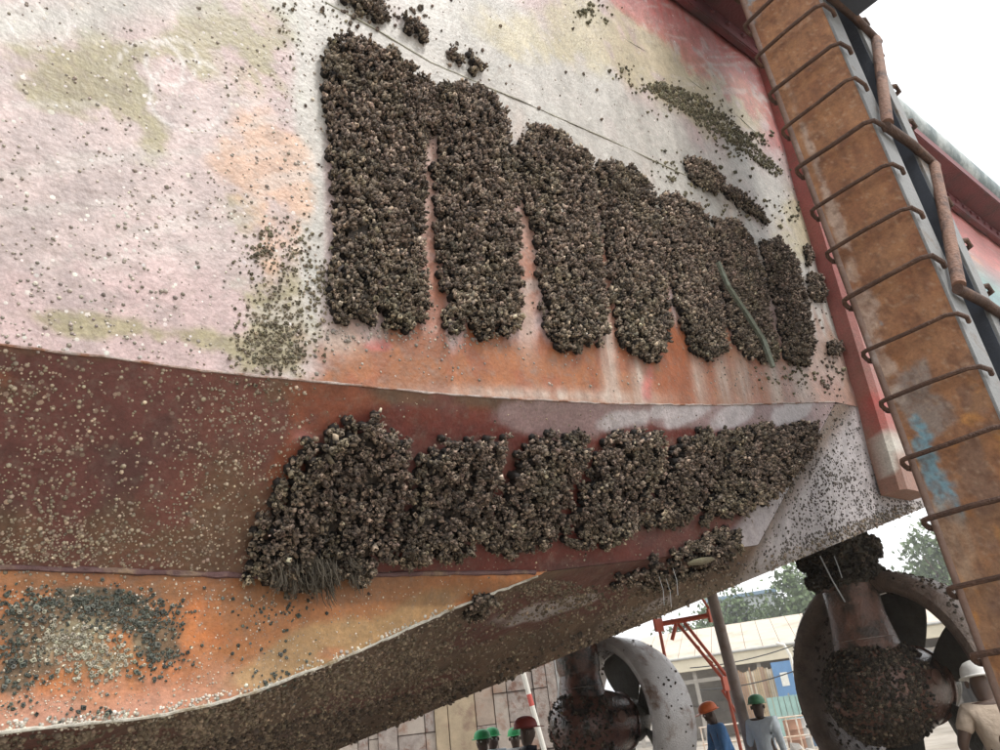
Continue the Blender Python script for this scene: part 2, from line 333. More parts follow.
def paint_bilge(V):
    px, py = project(V); x, z = V[:, 0], V[:, 2]
    n1 = fbm(x*3, z*3, 201); n2 = fbm(x*9, z*9, 205); n3 = fbm(x*25, z*25, 209, 3)
    c = np.tile(lin(186, 124, 76), (len(V), 1))
    c = lerp(c, sstep(0.4, 0.65, n1)*0.7, lin(196, 116, 62))
    lw = sstep(660, 720, py + 40*(n2-0.5) + 0.12*(px-60))*sstep(420, 100, px)
    c = lerp(c, lw*0.75, lin(216, 166, 146))
    yl = sum(blob(px, py, *q) for q in [(330, 640, 50, 16, -20), (420, 610, 40, 10, -24), (290, 665, 50, 12, -20)])
    c = lerp(c, sstep(0.2, 0.8, yl*(0.4+n2))*0.7, lin(190, 162, 116))
    top = sum(blob(px, py, *q) for q in [(60, 585, 110, 14, 0), (250, 588, 80, 12, 0), (400, 590, 60, 12, 0), (460, 588, 60, 8, 0)])  # shade under the ridge painted in, mixed with an algae tint
    c = lerp(c, sstep(0.25, 0.8, top*(0.5+n2))*0.6, lin(120, 84, 52))
    dk = sum(blob(px, py, *q) for q in [(100, 605, 45, 12, 6), (130, 620, 35, 14, 10), (30, 610, 35, 14, 0), (15, 645, 25, 16, 0), (150, 640, 14, 14, 0), (10, 680, 20, 14, 0), (165, 655, 12, 6, 0), (60, 650, 20, 20, 0)])
    c = lerp(c, sstep(0.35, 0.62, dk*(0.1+1.35*n2))*0.75, lin(84, 86, 70))
    pl = blob(px, py, 95, 650, 35, 22)
    c = lerp(c, sstep(0.35, 0.6, pl*(0.35+1.2*n2))*0.6, lin(168, 160, 130))
    rd = sum(blob(px, py, *q) for q in [(330, 655, 14, 8, -20), (75, 660, 18, 10, 0), (230, 640, 20, 8, 0)])
    c = lerp(c, sstep(0.35, 0.7, rd*(0.2+1.2*n2))*0.5, lin(206, 128, 88))
    return c*(0.85+0.3*n3)[:, None]*0.80
def paint_bottom(V):
    px, py = project(V); x, z, y = V[:, 0], V[:, 2], V[:, 1]
    n1 = fbm(x*2.4, y*5, 301); n2 = fbm(x*8, y*8+z*5, 305); n3 = fbm(x*24, y*24+z*20, 309, 3)
    c = np.tile(lin(104, 84, 68), (len(V), 1))
    c = lerp(c, sstep(0.4, 0.65, n2)*0.6, lin(80, 64, 52))
    rd = sum(blob(px, py, *q) for q in [(600, 585, 90, 18, -20), (510, 615, 50, 9, -24), (410, 690, 60, 4, -17), (90, 738, 70, 7, -4), (20, 742, 60, 8, 0), (340, 700, 30, 5, -20)])
    c = lerp(c, sstep(0.25, 0.65, rd*(0.5+n2))*0.85, lin(98, 60, 54))
    wh = sum(blob(px, py, *q) for q in [(525, 615, 26, 7, -14), (575, 602, 20, 4, -14), (640, 612, 30, 6, -22)])
    c = lerp(c, sstep(0.35, 0.7, wh*(0.5+n2))*0.85, lin(172, 166, 166))
    gr = sstep(0, 24, px + 0.66*(py-545) - 752)*sstep(600, 700, px)
    c = lerp(c, gr*0.92, lin(176, 170, 172))
    ed = sstep(22, 4, (625-0.40*(px-640)) - py)*sstep(560, 640, px)
    c = lerp(c, ed*0.45, lin(118, 108, 92))
    return c*(0.8+0.4*n3)[:, None]*1.0

tug = thing('tugboat', 'big faded pink and rust hull of a docked tugboat covered in mussels and barnacles', 'tugboat')
surf = []
def plating(name, a, b, nv, paint, mask=None, m=M_hull, label=None):
    V, Fc = ruled(a, b, nv, mask)
    cols = paint(V)
    if name == 'side_plating':       # plates hungry between frames: shallow dents
        tt = np.tile(np.linspace(0, 1, nv), len(V)//nv); w = np.clip(np.minimum(tt, 1-tt)*14, 0, 1)
        V = V.copy(); V[:, 1] += w*(.022*(fbm(V[:, 0]*1.3, V[:, 2]*1.3, 901, 3)-.5)+.006*np.sin(V[:, 0]*2*math.pi/.6))
    o = link(name, np_mesh(name, V, Fc, cols, smooth=True), m, tug)
    if label: tag(o, label)
    nu = len(V)//nv; su = max(1, nu//150); sv_ = max(1, nv//40)
    G = V.reshape(nu, nv, 3)
    iu = np.unique(np.r_[np.arange(0, nu, su), nu-1]); iv = np.unique(np.r_[np.arange(0, nv, sv_), nv-1])
    surf.append(G[iu][:, iv]); return o
below = 4.49
plating('side_plating', TOP, K1, 300, paint_side, label='faded pink and grey upper side plating of the hull')
plating('knuckle_plating', K1, K2, 70, paint_knuckle, X < below, label='dark maroon plating sloping inward below the knuckle')
plating('bilge_plating', K2, K3, 60, paint_bilge, X < 2.2, label='orange worn plating strip under the maroon plating')
plating('bottom_plating', K3, B, 90, paint_bottom, X < 9.0, label='dark brown crusted bottom plating')
# remaining shell: bottom beyond the keel line, far side, deck, transom
YC = 5.93
def mirror(P): Q = P.copy(); Q[:, 1] = 2*YC - Q[:, 1]; return Q
sel = np.r_[0:9, np.arange(9, 9+440, 20), np.arange(len(X)-30, len(X), 3), len(X)-1]
C0 = np.c_[X, np.full_like(X, YC), bottom_z(X, YC)+0.06]
chain = [L[sel] for L in (B, C0, mirror(B), mirror(K3), mirror(K2), mirror(K1), mirror(TOP), TOP)]
chain[0] = chain[0] + np.array([0, 0.0, 0.004])
Vs = np.concatenate(chain); ns_ = len(sel); Fs = []
for k in range(len(chain)-1):
    for i in range(ns_-1):
        Fs.append((k*ns_+i, k*ns_+i+1, (k+1)*ns_+i+1, (k+1)*ns_+i))
mb = MB(); mb.add(Vs, Fs)
mb.f.append(tuple(k*ns_+ns_-1 for k in range(len(chain)))); mb.f.append(tuple(k*ns_ for k in range(len(chain)-1, -1, -1)))
mb.build('shell_plating', mat('hull_shell', (0.13, 0.09, 0.08), 0.7, 0.4, 3, bump=0.4, second=(0.06, 0.05, 0.04)), tug)

# BVH of everything the camera side shows, to lay growth on the real surface
bv, bf = [], []
for G in surf:
    o = len(bv); nu, nv, _ = G.shape; bv += [tuple(p) for p in G.reshape(-1, 3)]
    for i in range(nu-1):
        for j in range(nv-1):
            q = o+i*nv+j; bf.append((q, q+1, q+nv+1, q+nv))
bvh = BVHTree.FromPolygons(bv, bf)
def hit(px, py):
    d = Vector(ray(px, py)); h = bvh.ray_cast(Vector(CP), d)
    if h[0] is None: return None
    n = h[1] if h[1].dot(d) < 0 else -h[1]
    return np.array(h[0]), np.array(n)
def hit_xz(x, z):
    h = bvh.ray_cast(Vector((x, -1, z)), Vector((0, 1, 0)))
    if h[0] is None: return None
    n = h[1] if h[1].y < 0 else -h[1]
    return np.array(h[0]), np.array(n)
def inpoly(x, y, P):
    c = False; n = len(P); j = n-1
    for i in range(n):
        if (P[i][1] > y) != (P[j][1] > y) and x < (P[j][0]-P[i][0])*(y-P[i][1])/(P[j][1]-P[i][1])+P[i][0]: c = not c
        j = i
    return c

# ------------------------------------------------------------------ shell templates
def cup(sides, flare=0.62, pit=0.45, lean=0.0, seed=0):
    r = np.random.default_rng(seed); a = np.arange(sides)*2*math.pi/sides
    j = lambda s: 1+r.uniform(-s*1.6, s*1.6, sides)
    R0 = np.c_[np.cos(a)*j(.15), np.sin(a)*j(.15), np.zeros(sides)]
    R1 = np.c_[np.cos(a)*flare*j(.2)+lean, np.sin(a)*flare*j(.2), 1+r.uniform(-.18, .18, sides)]
    R2 = np.c_[np.cos(a)*flare*.6+lean, np.sin(a)*flare*.6, np.full(sides, .86)]
    V = np.r_[R0, R1, R2, [[lean, 0, pit]]]
    T = np.r_[np.full(sides, .12), r.uniform(.35, 1.15, sides), np.full(sides, .2), [0.0]]  # pale rims, dark base; shade inside the mouth painted as a black pit
    f = []
    for k in range(sides):
        k2 = (k+1) % sides
        for A, Bq in ((0, sides), (sides, 2*sides)):
            f += [(A+k, A+k2, Bq+k2), (A+k, Bq+k2, Bq+k)]
        f.append((2*sides+k, 2*sides+k2, 3*sides))
    return V, np.array(f), T
def cone(sides, seed=0):
    r = np.random.default_rng(seed); a = np.arange(sides)*2*math.pi/sides; j = lambda s: 1+r.uniform(-s, s, sides)
    V = np.r_[np.c_[np.cos(a), np.sin(a), np.zeros(sides)], np.c_[np.cos(a)*.42*j(.2)+.1, np.sin(a)*.42*j(.2), np.full(sides, .85)+r.uniform(-.15, .15, sides)], [[.1, 0, .8]]]
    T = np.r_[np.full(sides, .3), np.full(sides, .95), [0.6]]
    f = []
    for k in range(sides):
        k2 = (k+1) % sides
        f += [(k, k2, sides+k2), (k, sides+k2, sides+k), (sides+k, sides+k2, 2*sides)]
    return V, np.array(f), T
def lump():
    bm = bmesh.new(); bmesh.ops.create_icosphere(bm, subdivisions=1, radius=1)
    V = np.array([v.co for v in bm.verts]); f = np.array([[v.index for v in q.verts] for q in bm.faces]); bm.free()
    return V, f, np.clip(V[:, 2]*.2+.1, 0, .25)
CUPS = [cup(5, .55, .5, .15, 1), cup(6, .7, .35, .3, 2), cup(5, .45, .6, -.25, 3), cup(4, .9, .4, .2, 4)]
CONES = [cone(5, 1), cone(6, 2)]
LUMP = lump()
class Growth:
    def __init__(s): s.V = []; s.F = []; s.C = []; s.n = 0
    def put(s, tmpl, P, Nn, size, height, dark, light, tone=0.35, tilt=0.25):
        P = np.atleast_2d(P); k = len(P)
        if k == 0: return
        Nn = np.broadcast_to(Nn, P.shape) + rng.normal(0, tilt, P.shape); Nn = Nn/np.linalg.norm(Nn, axis=1, keepdims=True)
        ref = rng.normal(0, 1, P.shape); t = np.cross(Nn, ref); t /= np.linalg.norm(t, axis=1, keepdims=True); b = np.cross(Nn, t)
        tv, tf, tt = tmpl; size = np.broadcast_to(size, (k,)); height = np.broadcast_to(height, (k,))
        V = P[:, None] + (t[:, None]*tv[None, :, :1] + b[:, None]*tv[None, :, 1:2])*size[:, None, None] + Nn[:, None]*tv[None, :, 2:3]*height[:, None, None]
        f = tf[None] + (np.arange(k)*len(tv))[:, None, None] + s.n
        to = np.exp(rng.normal(0, tone, (k, 1, 1)))
        light = np.asarray(light); light = light[:, None, :] if light.ndim == 2 else light[None, None, :]
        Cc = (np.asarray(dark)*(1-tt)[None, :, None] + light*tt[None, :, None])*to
        Cc = Cc*(1+rng.normal(0, .025, (k, 1, 3)))
        s.V.append(V.reshape(-1, 3)); s.F.append(f.reshape(-1, 3)); s.C.append(np.clip(Cc, 0.002, .9).reshape(-1, 3)); s.n += k*len(tv)
    def build(s, name, parent, label=None, m=None):
        me = np_mesh(name, np.concatenate(s.V), np.concatenate(s.F), np.concatenate(s.C))
        o = link(name, me, m or M_growth, parent); tag(o, label, kind='stuff'); return o

MD, MLt = np.array([.018, .0135, .011]), np.array([.265, .20, .155])
def mussel_patch(poly_px, thick=0.06, pitch=0.036, label=None, light=MLt, name='mussel_cluster', shrink=0.95, sparse=0.0):
    """clusters of open shells heaped on the plating inside an outline"""
    P = []; mx_ = sum(q[0] for q in poly_px)/len(poly_px)
    for x, y in poly_px:
        x = mx_+(x-mx_)*shrink
        h = hit(x, y)
        if h is not None: P.append((h[0][0], h[0][2]))
    xs = [p[0] for p in P]; zs = [p[1] for p in P]
    G = Growth(); pts, nrm, thk = [], [], []
    seed = int(abs(xs[0]*1000+zs[0]*777)) % 9999
    for x in np.arange(min(xs)-0.03, max(xs)+0.03, pitch):
        for z in np.arange(min(zs)-0.03, max(zs)+0.03, pitch):
            xx = x+random.uniform(-.6, .6)*pitch; zz = z+random.uniform(-.6, .6)*pitch
            w = 0.016*(float(fbm(np.array([xx*9]), np.array([zz*9]), seed)[0])-.5)*2
            if not inpoly(xx+w, zz-w, P): continue
            if sparse and random.random() < sparse: continue
            h = hit_xz(xx, zz)
            if h is None: continue
            lum = float(fbm(np.array([xx*6]), np.array([zz*6]), seed+3, 3)[0])
            edge = all(inpoly(xx+dx, zz+dz, P) for dx, dz in ((.035, 0), (-.035, 0), (0, .035), (0, -.035)))
            pts.append(h[0]); nrm.append(h[1]); thk.append(thick*(0.45+0.5*lum+random.uniform(0, .75))*(1 if edge else 0.45))
    pts, nrm, thk = np.array(pts), np.array(nrm), np.array(thk)
    k = len(pts)
    G.put(LUMP, pts+nrm*(thk*.3)[:, None], nrm, rng.uniform(.014, .022, k), thk*.55+.006, MD*.6, MD*1.4, .3, .1)
    lo, hi_ = pts[:, 2].min(), pts[:, 2].max(); mixv = fbm(pts[:, 0]*7, pts[:, 2]*7, seed+9, 4)
    olive = np.clip(sstep(.5, .85, mixv)*.7 + .5*sstep(lo+.35*(hi_-lo), lo, pts[:, 2]+.12*(mixv-.5)), 0, 1)[:, None]
    tint = light*(1-olive)+np.array([.27, .225, .155])*olive; tint = tint*(.62+.75*fbm(pts[:, 0]*13, pts[:, 2]*13, seed+21, 3))[:, None]
    for q in range(15):
        off = rng.normal(0, 1, (k, 3)); off /= np.linalg.norm(off, axis=1, keepdims=True)
        d = np.einsum('ij,ij->i', off, nrm); off = off - nrm*np.where(d < 0.05, 2*d-0.1, 0)[:, None]
        off /= np.linalg.norm(off, axis=1, keepdims=True)
        pos = pts + nrm*(thk*.75)[:, None] + off*rng.uniform(.008, .022, k)[:, None]
        sz = .0034*np.exp(rng.beta(1.2, 1.8, k)*1.15)
        G.put(CUPS[q % 4], pos, off*.8+nrm*.5, sz, sz*rng.uniform(1.1, 2.4, k), MD*.8, tint, .47, .35)
    sp_, sn_ = [], []                 # single shells and broken bases thinning out round the heap
    for q in rng.integers(0, k, int(k*.8)):
        hq = hit_xz(pts[q][0]+random.gauss(0, .035), pts[q][2]+random.gauss(0, .035))
        if hq: sp_.append(hq[0]); sn_.append(hq[1])
    if sp_:
        sz = .0028*np.exp(rng.beta(1.1, 2, len(sp_))*1.0); G.put(CUPS[0], np.array(sp_), np.array(sn_), sz, sz*1.1, MD*2, light, .5, .3)
        sz = rng.uniform(.003, .007, len(sp_)); G.put(CONES[0], np.array(sp_)+rng.normal(0, .004, (len(sp_), 3))*np.array([1, 0, 1]), np.array(sn_), sz, sz*.12, MD*3, np.array([.30, .25, .20]), .3, .02)
    pick = rng.random(k) < .10        # a few larger open shells and bleached ones
    kk = int(pick.sum()); sz = rng.uniform(.008, .013, kk)
    G.put(CUPS[1], pts[pick]+nrm[pick]*(thk[pick]*.85)[:, None], nrm[pick], sz, sz*1.3, MD, np.array([.34, .28, .22]), .4, .6)
    return G.build(name, tug, label)

def spray(G, tmpl_list, areas, size, dark, light, hr=0.8, tone=.3, tilt=.15):
    """areas: (cx, cy, sx, sy, n) soft patches or ('poly', pts, n)"""
    P, Nn = [], []
    for A in areas:
        if A[0] == 'poly':
            xs = [p[0] for p in A[1]]; ys = [p[1] for p in A[1]]; c = 0; tries = 0
            while c < A[2] and tries < A[2]*30:
                tries += 1; x, y = random.uniform(min(xs), max(xs)), random.uniform(min(ys), max(ys))
                if not inpoly(x, y, A[1]): continue
                # countable clumpiness
                if random.random() > 0.10+1.5*float(vnoise(np.array([x/17.0]), np.array([y/17.0]), 77)[0])*float(vnoise(np.array([x/70.0]), np.array([y/70.0]), 78)[0])*1.6: continue
                h = hit(x, y); c += 1
                if h: P.append(h[0]); Nn.append(h[1])
        else:
            cx, cy, sx, sy, n = A
            for _ in range(n):
                h = hit(random.gauss(cx, sx), random.gauss(cy, sy))
                if h: P.append(h[0]); Nn.append(h[1])
    P, Nn = np.array(P), np.array(Nn); which = rng.integers(0, len(tmpl_list), len(P))
    for i, t in enumerate(tmpl_list):
        s = which == i; k = int(s.sum())
        sz = size[0]*np.exp(rng.beta(1.1, 2.2, k)*math.log(size[1]*1.25/size[0]))
        G.put(t, P[s], Nn[s], sz, sz*hr*rng.uniform(.7, 1.4, k), dark, light, tone, tilt)

# ------------------------------------------------------------------ fouled gratings: upper row on the side, lower row on the sloping plating
UP = [
 ('widest upper mussel strip, leftmost on the pale side plating', [(322, 62), (332, 44), (348, 40), (392, 54), (428, 84), (440, 132), (424, 142), (420, 230), (428, 290), (414, 332), (330, 322), (332, 240), (326, 120)]),
 ('upper mussel strip joined at its top to the widest strip', [(428, 86), (456, 86), (482, 90), (503, 118), (513, 180), (515, 250), (516, 338), (446, 336), (440, 275), (434, 215), (436, 140)]),
 ('tall upper mussel strip between the joined pair and the lone narrow strip', [(523, 140), (532, 124), (558, 136), (587, 160), (590, 200), (598, 260), (603, 342), (575, 354), (552, 347), (540, 325), (535, 245), (518, 190), (514, 152)]),
 ('upper mussel strip with clean rusty gaps on both sides', [(595, 168), (604, 161), (626, 166), (648, 190), (656, 225), (662, 275), (668, 340), (656, 366), (640, 360), (614, 342), (603, 240), (596, 195)]),
 ('upper mussel strip beside the pale diagonal slash', [(655, 200), (668, 192), (700, 212), (708, 228), (718, 300), (726, 350), (708, 360), (688, 350), (672, 310), (664, 262), (657, 225)]),
 ('upper mussel strip crossed by the pale diagonal slash', [(709, 222), (732, 220), (752, 244), (764, 290), (778, 355), (764, 366), (744, 356), (730, 340), (718, 290), (710, 250)]),
 ('upper mussel strip nearest the steel column', [(756, 244), (774, 238), (794, 262), (806, 310), (815, 348), (806, 364), (784, 364), (773, 310), (762, 270)]),
]
LOW = [
 ('mussel mass at the left end of the lower row with hairy weed below', [(352, 414), (372, 410), (392, 430), (412, 446), (402, 495), (388, 560), (360, 585), (300, 592), (244, 580), (250, 540), (278, 482), (308, 440)]),
 ('lower mussel clump right of the mass with hairy weed', [(424, 440), (470, 433), (502, 434), (497, 480), (480, 535), (462, 558), (420, 566), (384, 568), (402, 495)]),
 ('lower mussel clump third in the row under the weld line', [(520, 440), (560, 432), (586, 434), (584, 456), (560, 510), (546, 545), (510, 552), (478, 556), (478, 536), (500, 478)]),
 ('lower mussel clump in the middle right of the row', [(600, 440), (640, 430), (662, 432), (660, 456), (644, 505), (622, 540), (578, 554), (556, 541), (576, 490)]),
 ('lower mussel clump between the middle right one and two close narrow ones', [(670, 440), (700, 428), (721, 432), (718, 455), (702, 496), (682, 524), (642, 530), (656, 480)]),
 ('narrow lower mussel clump second from the right end', [(722, 432), (756, 425), (775, 428), (772, 452), (750, 498), (722, 520), (690, 524), (710, 470)]),
 ('narrow lower mussel clump at the right end of the row', [(774, 430), (798, 422), (813, 424), (808, 452), (784, 486), (758, 508), (730, 516), (758, 460)]),
]
Mgr = mat('grating_plate', (0.045, 0.036, 0.028), 0.7, 0.4, 20, bump=0.5, second=(0.09, 0.06, 0.045))
def grating(poly):
    """raised plate under a strip: its outline shrunk a little, 2 cm proud of the plating"""
    Q = [hit(x, y) for x, y in poly]; c = np.mean([q[0] for q in Q], axis=0)
    base = [c+(q[0]-c)*0.74 for q in Q]; n = np.mean([q[1] for q in Q], axis=0); n /= np.linalg.norm(n); k = len(Q)
    V = [b-n*0.01 for b in base]+[b+n*0.02 for b in base]
    f = [tuple(range(k, 2*k))]+[(i, (i+1) % k, k+(i+1) % k, k+i) for i in range(k)]
    m = MB().add(V, f); return m.build('grating', Mgr, tug)
for i_, (lab, poly) in enumerate(UP):
    grating(poly); mussel_patch(poly, 0.044 if i_ < 4 else 0.036, 0.030, lab, shrink=(1.01, 1.03, 1.03, 1.0, .95, .93, .95)[i_])
for lab, poly in LOW:
    grating(poly); mussel_patch(poly, 0.058, 0.030, lab, light=MLt*0.95, shrink=1.0)
# loose patches high on the side and hanging growth under the lower row
for lab, poly, sp in [
 ('dark mussel clump loose above the right upper strips', [(680, 160), (694, 156), (716, 172), (722, 188), (706, 192), (688, 180)], 0.0),
 ('thin trail of mussels running down right from the loose clump', [(716, 186), (732, 190), (762, 214), (766, 224), (744, 212), (722, 198)], 0.25),
 ('mussel fringe along the top edge of the photo above the seam', [(335, -8), (374, -8), (388, 22), (376, 26), (352, 10), (338, 4)], 0.1),
 ('short row of mussels along the seam', [(394, 14), (412, 20), (430, 38), (424, 44), (404, 32)], 0.3),
 ('small mussel tuft under the seam above the second strip', [(446, 52), (466, 54), (484, 66), (474, 75), (452, 62)], 0.3),
 ('mussel fringe hanging below the right lower clumps', [(600, 580), (640, 560), (680, 545), (730, 528), (748, 536), (730, 560), (690, 580), (650, 590), (615, 590)], 0.1),
 ('mussel tuft on the pointed end of the orange plating', [(462, 600), (478, 590), (496, 594), (494, 606), (474, 616), (462, 612)], 0.0),
 ('mussel scraps right of the upper row near the column', [(802, 246), (809, 250), (812, 262), (806, 266)], 0.2),
 ('mussel scrap low beside the last upper strip', [(824, 340), (838, 342), (840, 350), (828, 354)], 0.0),
 ('mussel scrap halfway beside the last upper strip', [(806, 272), (818, 276), (824, 300), (814, 304), (806, 290)], 0.25),
]:
    mussel_patch(poly, 0.03, 0.026, lab, sparse=sp)

# scattered small barnacles
G = Growth()
grey_d, grey_l = np.array([.06, .05, .045]), np.array([.50, .44, .38])
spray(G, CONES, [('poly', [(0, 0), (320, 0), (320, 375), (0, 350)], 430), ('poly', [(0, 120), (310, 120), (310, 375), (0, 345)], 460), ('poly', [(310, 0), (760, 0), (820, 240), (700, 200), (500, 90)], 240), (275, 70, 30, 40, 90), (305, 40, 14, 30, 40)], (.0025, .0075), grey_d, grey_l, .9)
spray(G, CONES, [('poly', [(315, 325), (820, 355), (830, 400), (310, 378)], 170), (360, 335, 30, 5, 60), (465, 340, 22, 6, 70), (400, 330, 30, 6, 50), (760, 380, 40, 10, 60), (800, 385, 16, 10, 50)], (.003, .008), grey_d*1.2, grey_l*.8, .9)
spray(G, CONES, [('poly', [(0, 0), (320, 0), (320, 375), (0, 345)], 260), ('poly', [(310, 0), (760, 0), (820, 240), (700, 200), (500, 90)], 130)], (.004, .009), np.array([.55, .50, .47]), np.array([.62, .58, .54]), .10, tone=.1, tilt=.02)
G.build('barnacles', tug, 'small barnacles dotted over the pale side plating')
G = Growth()
spray(G, CUPS, [(275, 335, 18, 26, 330), (268, 260, 14, 18, 120), (300, 265, 8, 30, 110), (262, 345, 14, 16, 140), (322, 290, 7, 24, 140), (285, 352, 14, 12, 120), (285, 20, 5, 22, 40), (345, 10, 22, 12, 40)], (.003, .0085), np.array([.06, .05, .035]), np.array([.30, .26, .18]), 1.0)
spray(G, CUPS, [('poly', [(640, 84), (660, 82), (700, 95), (730, 118), (760, 150), (784, 172), (776, 178), (740, 150), (700, 122), (668, 102)], 900), (690, 104, 16, 7, 120), (745, 145, 16, 8, 160), (715, 122, 12, 7, 120), (655, 90, 8, 5, 50), (790, 200, 8, 20, 26), (700, 182, 16, 10, 50), (752, 212, 24, 10, 60), (664, 165, 10, 10, 34), (590, 12, 14, 6, 40), (625, 75, 10, 8, 24), (800, 375, 20, 8, 60)], (.006, .015), np.array([.04, .036, .024]), np.array([.23, .205, .13]), 1.0)
spray(G, CUPS, [(390, 15, 30, 10, 50), (460, 60, 14, 8, 20), (555, 95, 70, 36, 14), (822, 320, 6, 40, 44), (832, 375, 7, 18, 36)], (.006, .014), MD*1.3, MLt, 1.0)
G.build('barnacle_patches', tug, 'olive barnacle patches on the pale side plating')
G = Growth()
tan_d, tan_l = np.array([.11, .08, .058]), np.array([.42, .34, .25])
spray(G, CONES, [('poly', [(0, 350), (300, 385), (330, 410), (250, 570), (0, 565)], 700), (210, 490, 45, 36, 380), (50, 545, 60, 14, 520), (40, 500, 60, 26, 260), (150, 535, 90, 18, 260), (15, 380, 20, 16, 80), (250, 450, 30, 40, 160), (120, 560, 120, 8, 200), (240, 395, 40, 14, 120)], (.002, .0072), tan_d, tan_l, .9)
spray(G, CONES, [('poly', [(380, 395), (820, 408), (810, 425), (500, 430), (400, 420)], 90), ('poly', [(380, 545), (700, 520), (700, 560), (400, 580)], 120)], (.002, .005), tan_d, tan_l, .8)
spray(G, CONES, [('poly', [(0, 350), (300, 385), (330, 410), (250, 570), (0, 565)], 420)], (.003, .008), np.array([.24, .17, .13]), np.array([.30, .22, .17]), .10, tone=.15, tilt=.02)
G.build('barnacles', tug, 'tan barnacles crowded over the maroon sloping plating')
G = Growth()
spray(G, CONES, [('poly', [(0, 580), (500, 580), (420, 615), (300, 660), (140, 712), (0, 725)], 750), (150, 600, 130, 12, 250), (60, 690, 60, 20, 120), (270, 660, 60, 18, 160)], (.0015, .0042), np.array([.2, .15, .1]), np.array([.6, .52, .42]), .8)
spray(G, CUPS, [(95, 655, 22, 18, 300), (75, 640, 20, 14, 120), (50, 650, 10, 16, 60), (20, 620, 22, 20, 60)], (.003, .008), np.array([.16, .15, .11]), np.array([.52, .48, .38]), .9)
spray(G, CUPS, [(100, 604, 34, 8, 300), (135, 618, 26, 9, 220), (25, 608, 26, 12, 140), (150, 645, 10, 12, 70), (170, 655, 14, 5, 50), (15, 650, 18, 16, 120), (150, 672, 14, 6, 26), (275, 610, 20, 6, 40), (265, 640, 30, 30, 50), (280, 680, 12, 6, 40), (15, 690, 16, 16, 50), (75, 712, 20, 8, 16)], (.003, .008), np.array([.035, .04, .035]), np.array([.16, .17, .14]), .9)
spray(G, CONES, [('poly', [(0, 722), (150, 708), (260, 682), (350, 648), (455, 602), (455, 612), (350, 660), (260, 694), (150, 722), (0, 736)], 500)], (.003, .007), np.array([.3, .27, .22]), np.array([.62, .58, .5]), .8)
G.build('barnacles', tug, 'pale and dark green barnacles on the orange bilge plating')
G = Growth()
spray(G, CONES, [('poly', [(830, 406), (880, 404), (915, 505), (730, 572), (756, 545)], 1500), ('poly', [(700, 570), (915, 500), (930, 505), (690, 600)], 500)], (.004, .010), np.array([.045, .04, .036]), np.array([.17, .15, .135]), .8)
G.build('barnacles', tug, 'dark barnacles on the grey stern plating')
G = Growth()
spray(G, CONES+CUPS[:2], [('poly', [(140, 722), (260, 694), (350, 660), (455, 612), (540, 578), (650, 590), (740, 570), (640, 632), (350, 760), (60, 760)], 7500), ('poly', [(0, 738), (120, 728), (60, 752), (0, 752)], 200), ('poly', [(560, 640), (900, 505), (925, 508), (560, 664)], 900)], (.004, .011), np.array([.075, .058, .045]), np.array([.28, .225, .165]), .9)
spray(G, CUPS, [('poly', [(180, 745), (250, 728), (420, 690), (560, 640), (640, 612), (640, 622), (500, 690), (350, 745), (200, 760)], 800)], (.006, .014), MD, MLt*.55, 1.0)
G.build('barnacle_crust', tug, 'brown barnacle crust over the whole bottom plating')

# weld beads, rims and the seam
def bead(pts, r, name, m, label=None, wob=0.0):
    P = [tuple(np.array(p)+rng.normal(0, wob, 3)) for p in pts]
    o = MB().tube(P, [r*random.uniform(.75, 1.25) for _ in P], 6).build(name, m, tug)
    return tag(o, label)
sk = slice(9, 9+376, 3)
bead(K1[sk]+np.array([0, -.001, 0]), 0.0042, 'weld_bead', M_weld, 'pale weld line along the knuckle', .0012)
bead(K2[9:9+188:3]+np.array([0, -.001, 0]), 0.010, 'weld_bead', M_ridge, 'maroon ridge below the sloping plating', .001)
Mk3 = mat('pale_edge', (0.46, 0.44, 0.38), 0.7, 0.5, 30, bump=0.6, second=(0.22, 0.17, 0.10), second_amt=0.35, second_scale=8)
bead(K3[0:9+188:2]+np.array([0, -.003, -.001]), 0.005, 'weld_bead', Mk3, 'whitish lower edge of the orange plating', .0015)
seam = [(325, 2), (380, 32), (430, 62), (520, 101), (600, 136), (700, 182), (770, 216)]
sp = []
for (x0, y0), (x1, y1) in zip(seam[:-1], seam[1:]):
    for t in np.linspace(0, 1, 6)[:-1]:
        h = hit(x0+(x1-x0)*t, y0+(y1-y0)*t); sp.append(h[0]+h[1]*0.0010)
bead(sp, 0.0034, 'weld_bead', mat('seam_weld', (0.40, 0.39, 0.31), 0.7, 0.4, 15, bump=0.5, second=(0.11, 0.10, 0.07), second_amt=0.4, second_scale=8), 'thin plating seam running down to the right across the pale side', .0008)
sp = [hit(x, y)[0] for x, y in [(596, 22), (640, 48), (690, 80), (740, 118), (770, 146)]]
bead(sp, 0.0025, 'weld_bead', MATS['seam_weld'], 'fainter upper plating seam', .0005)
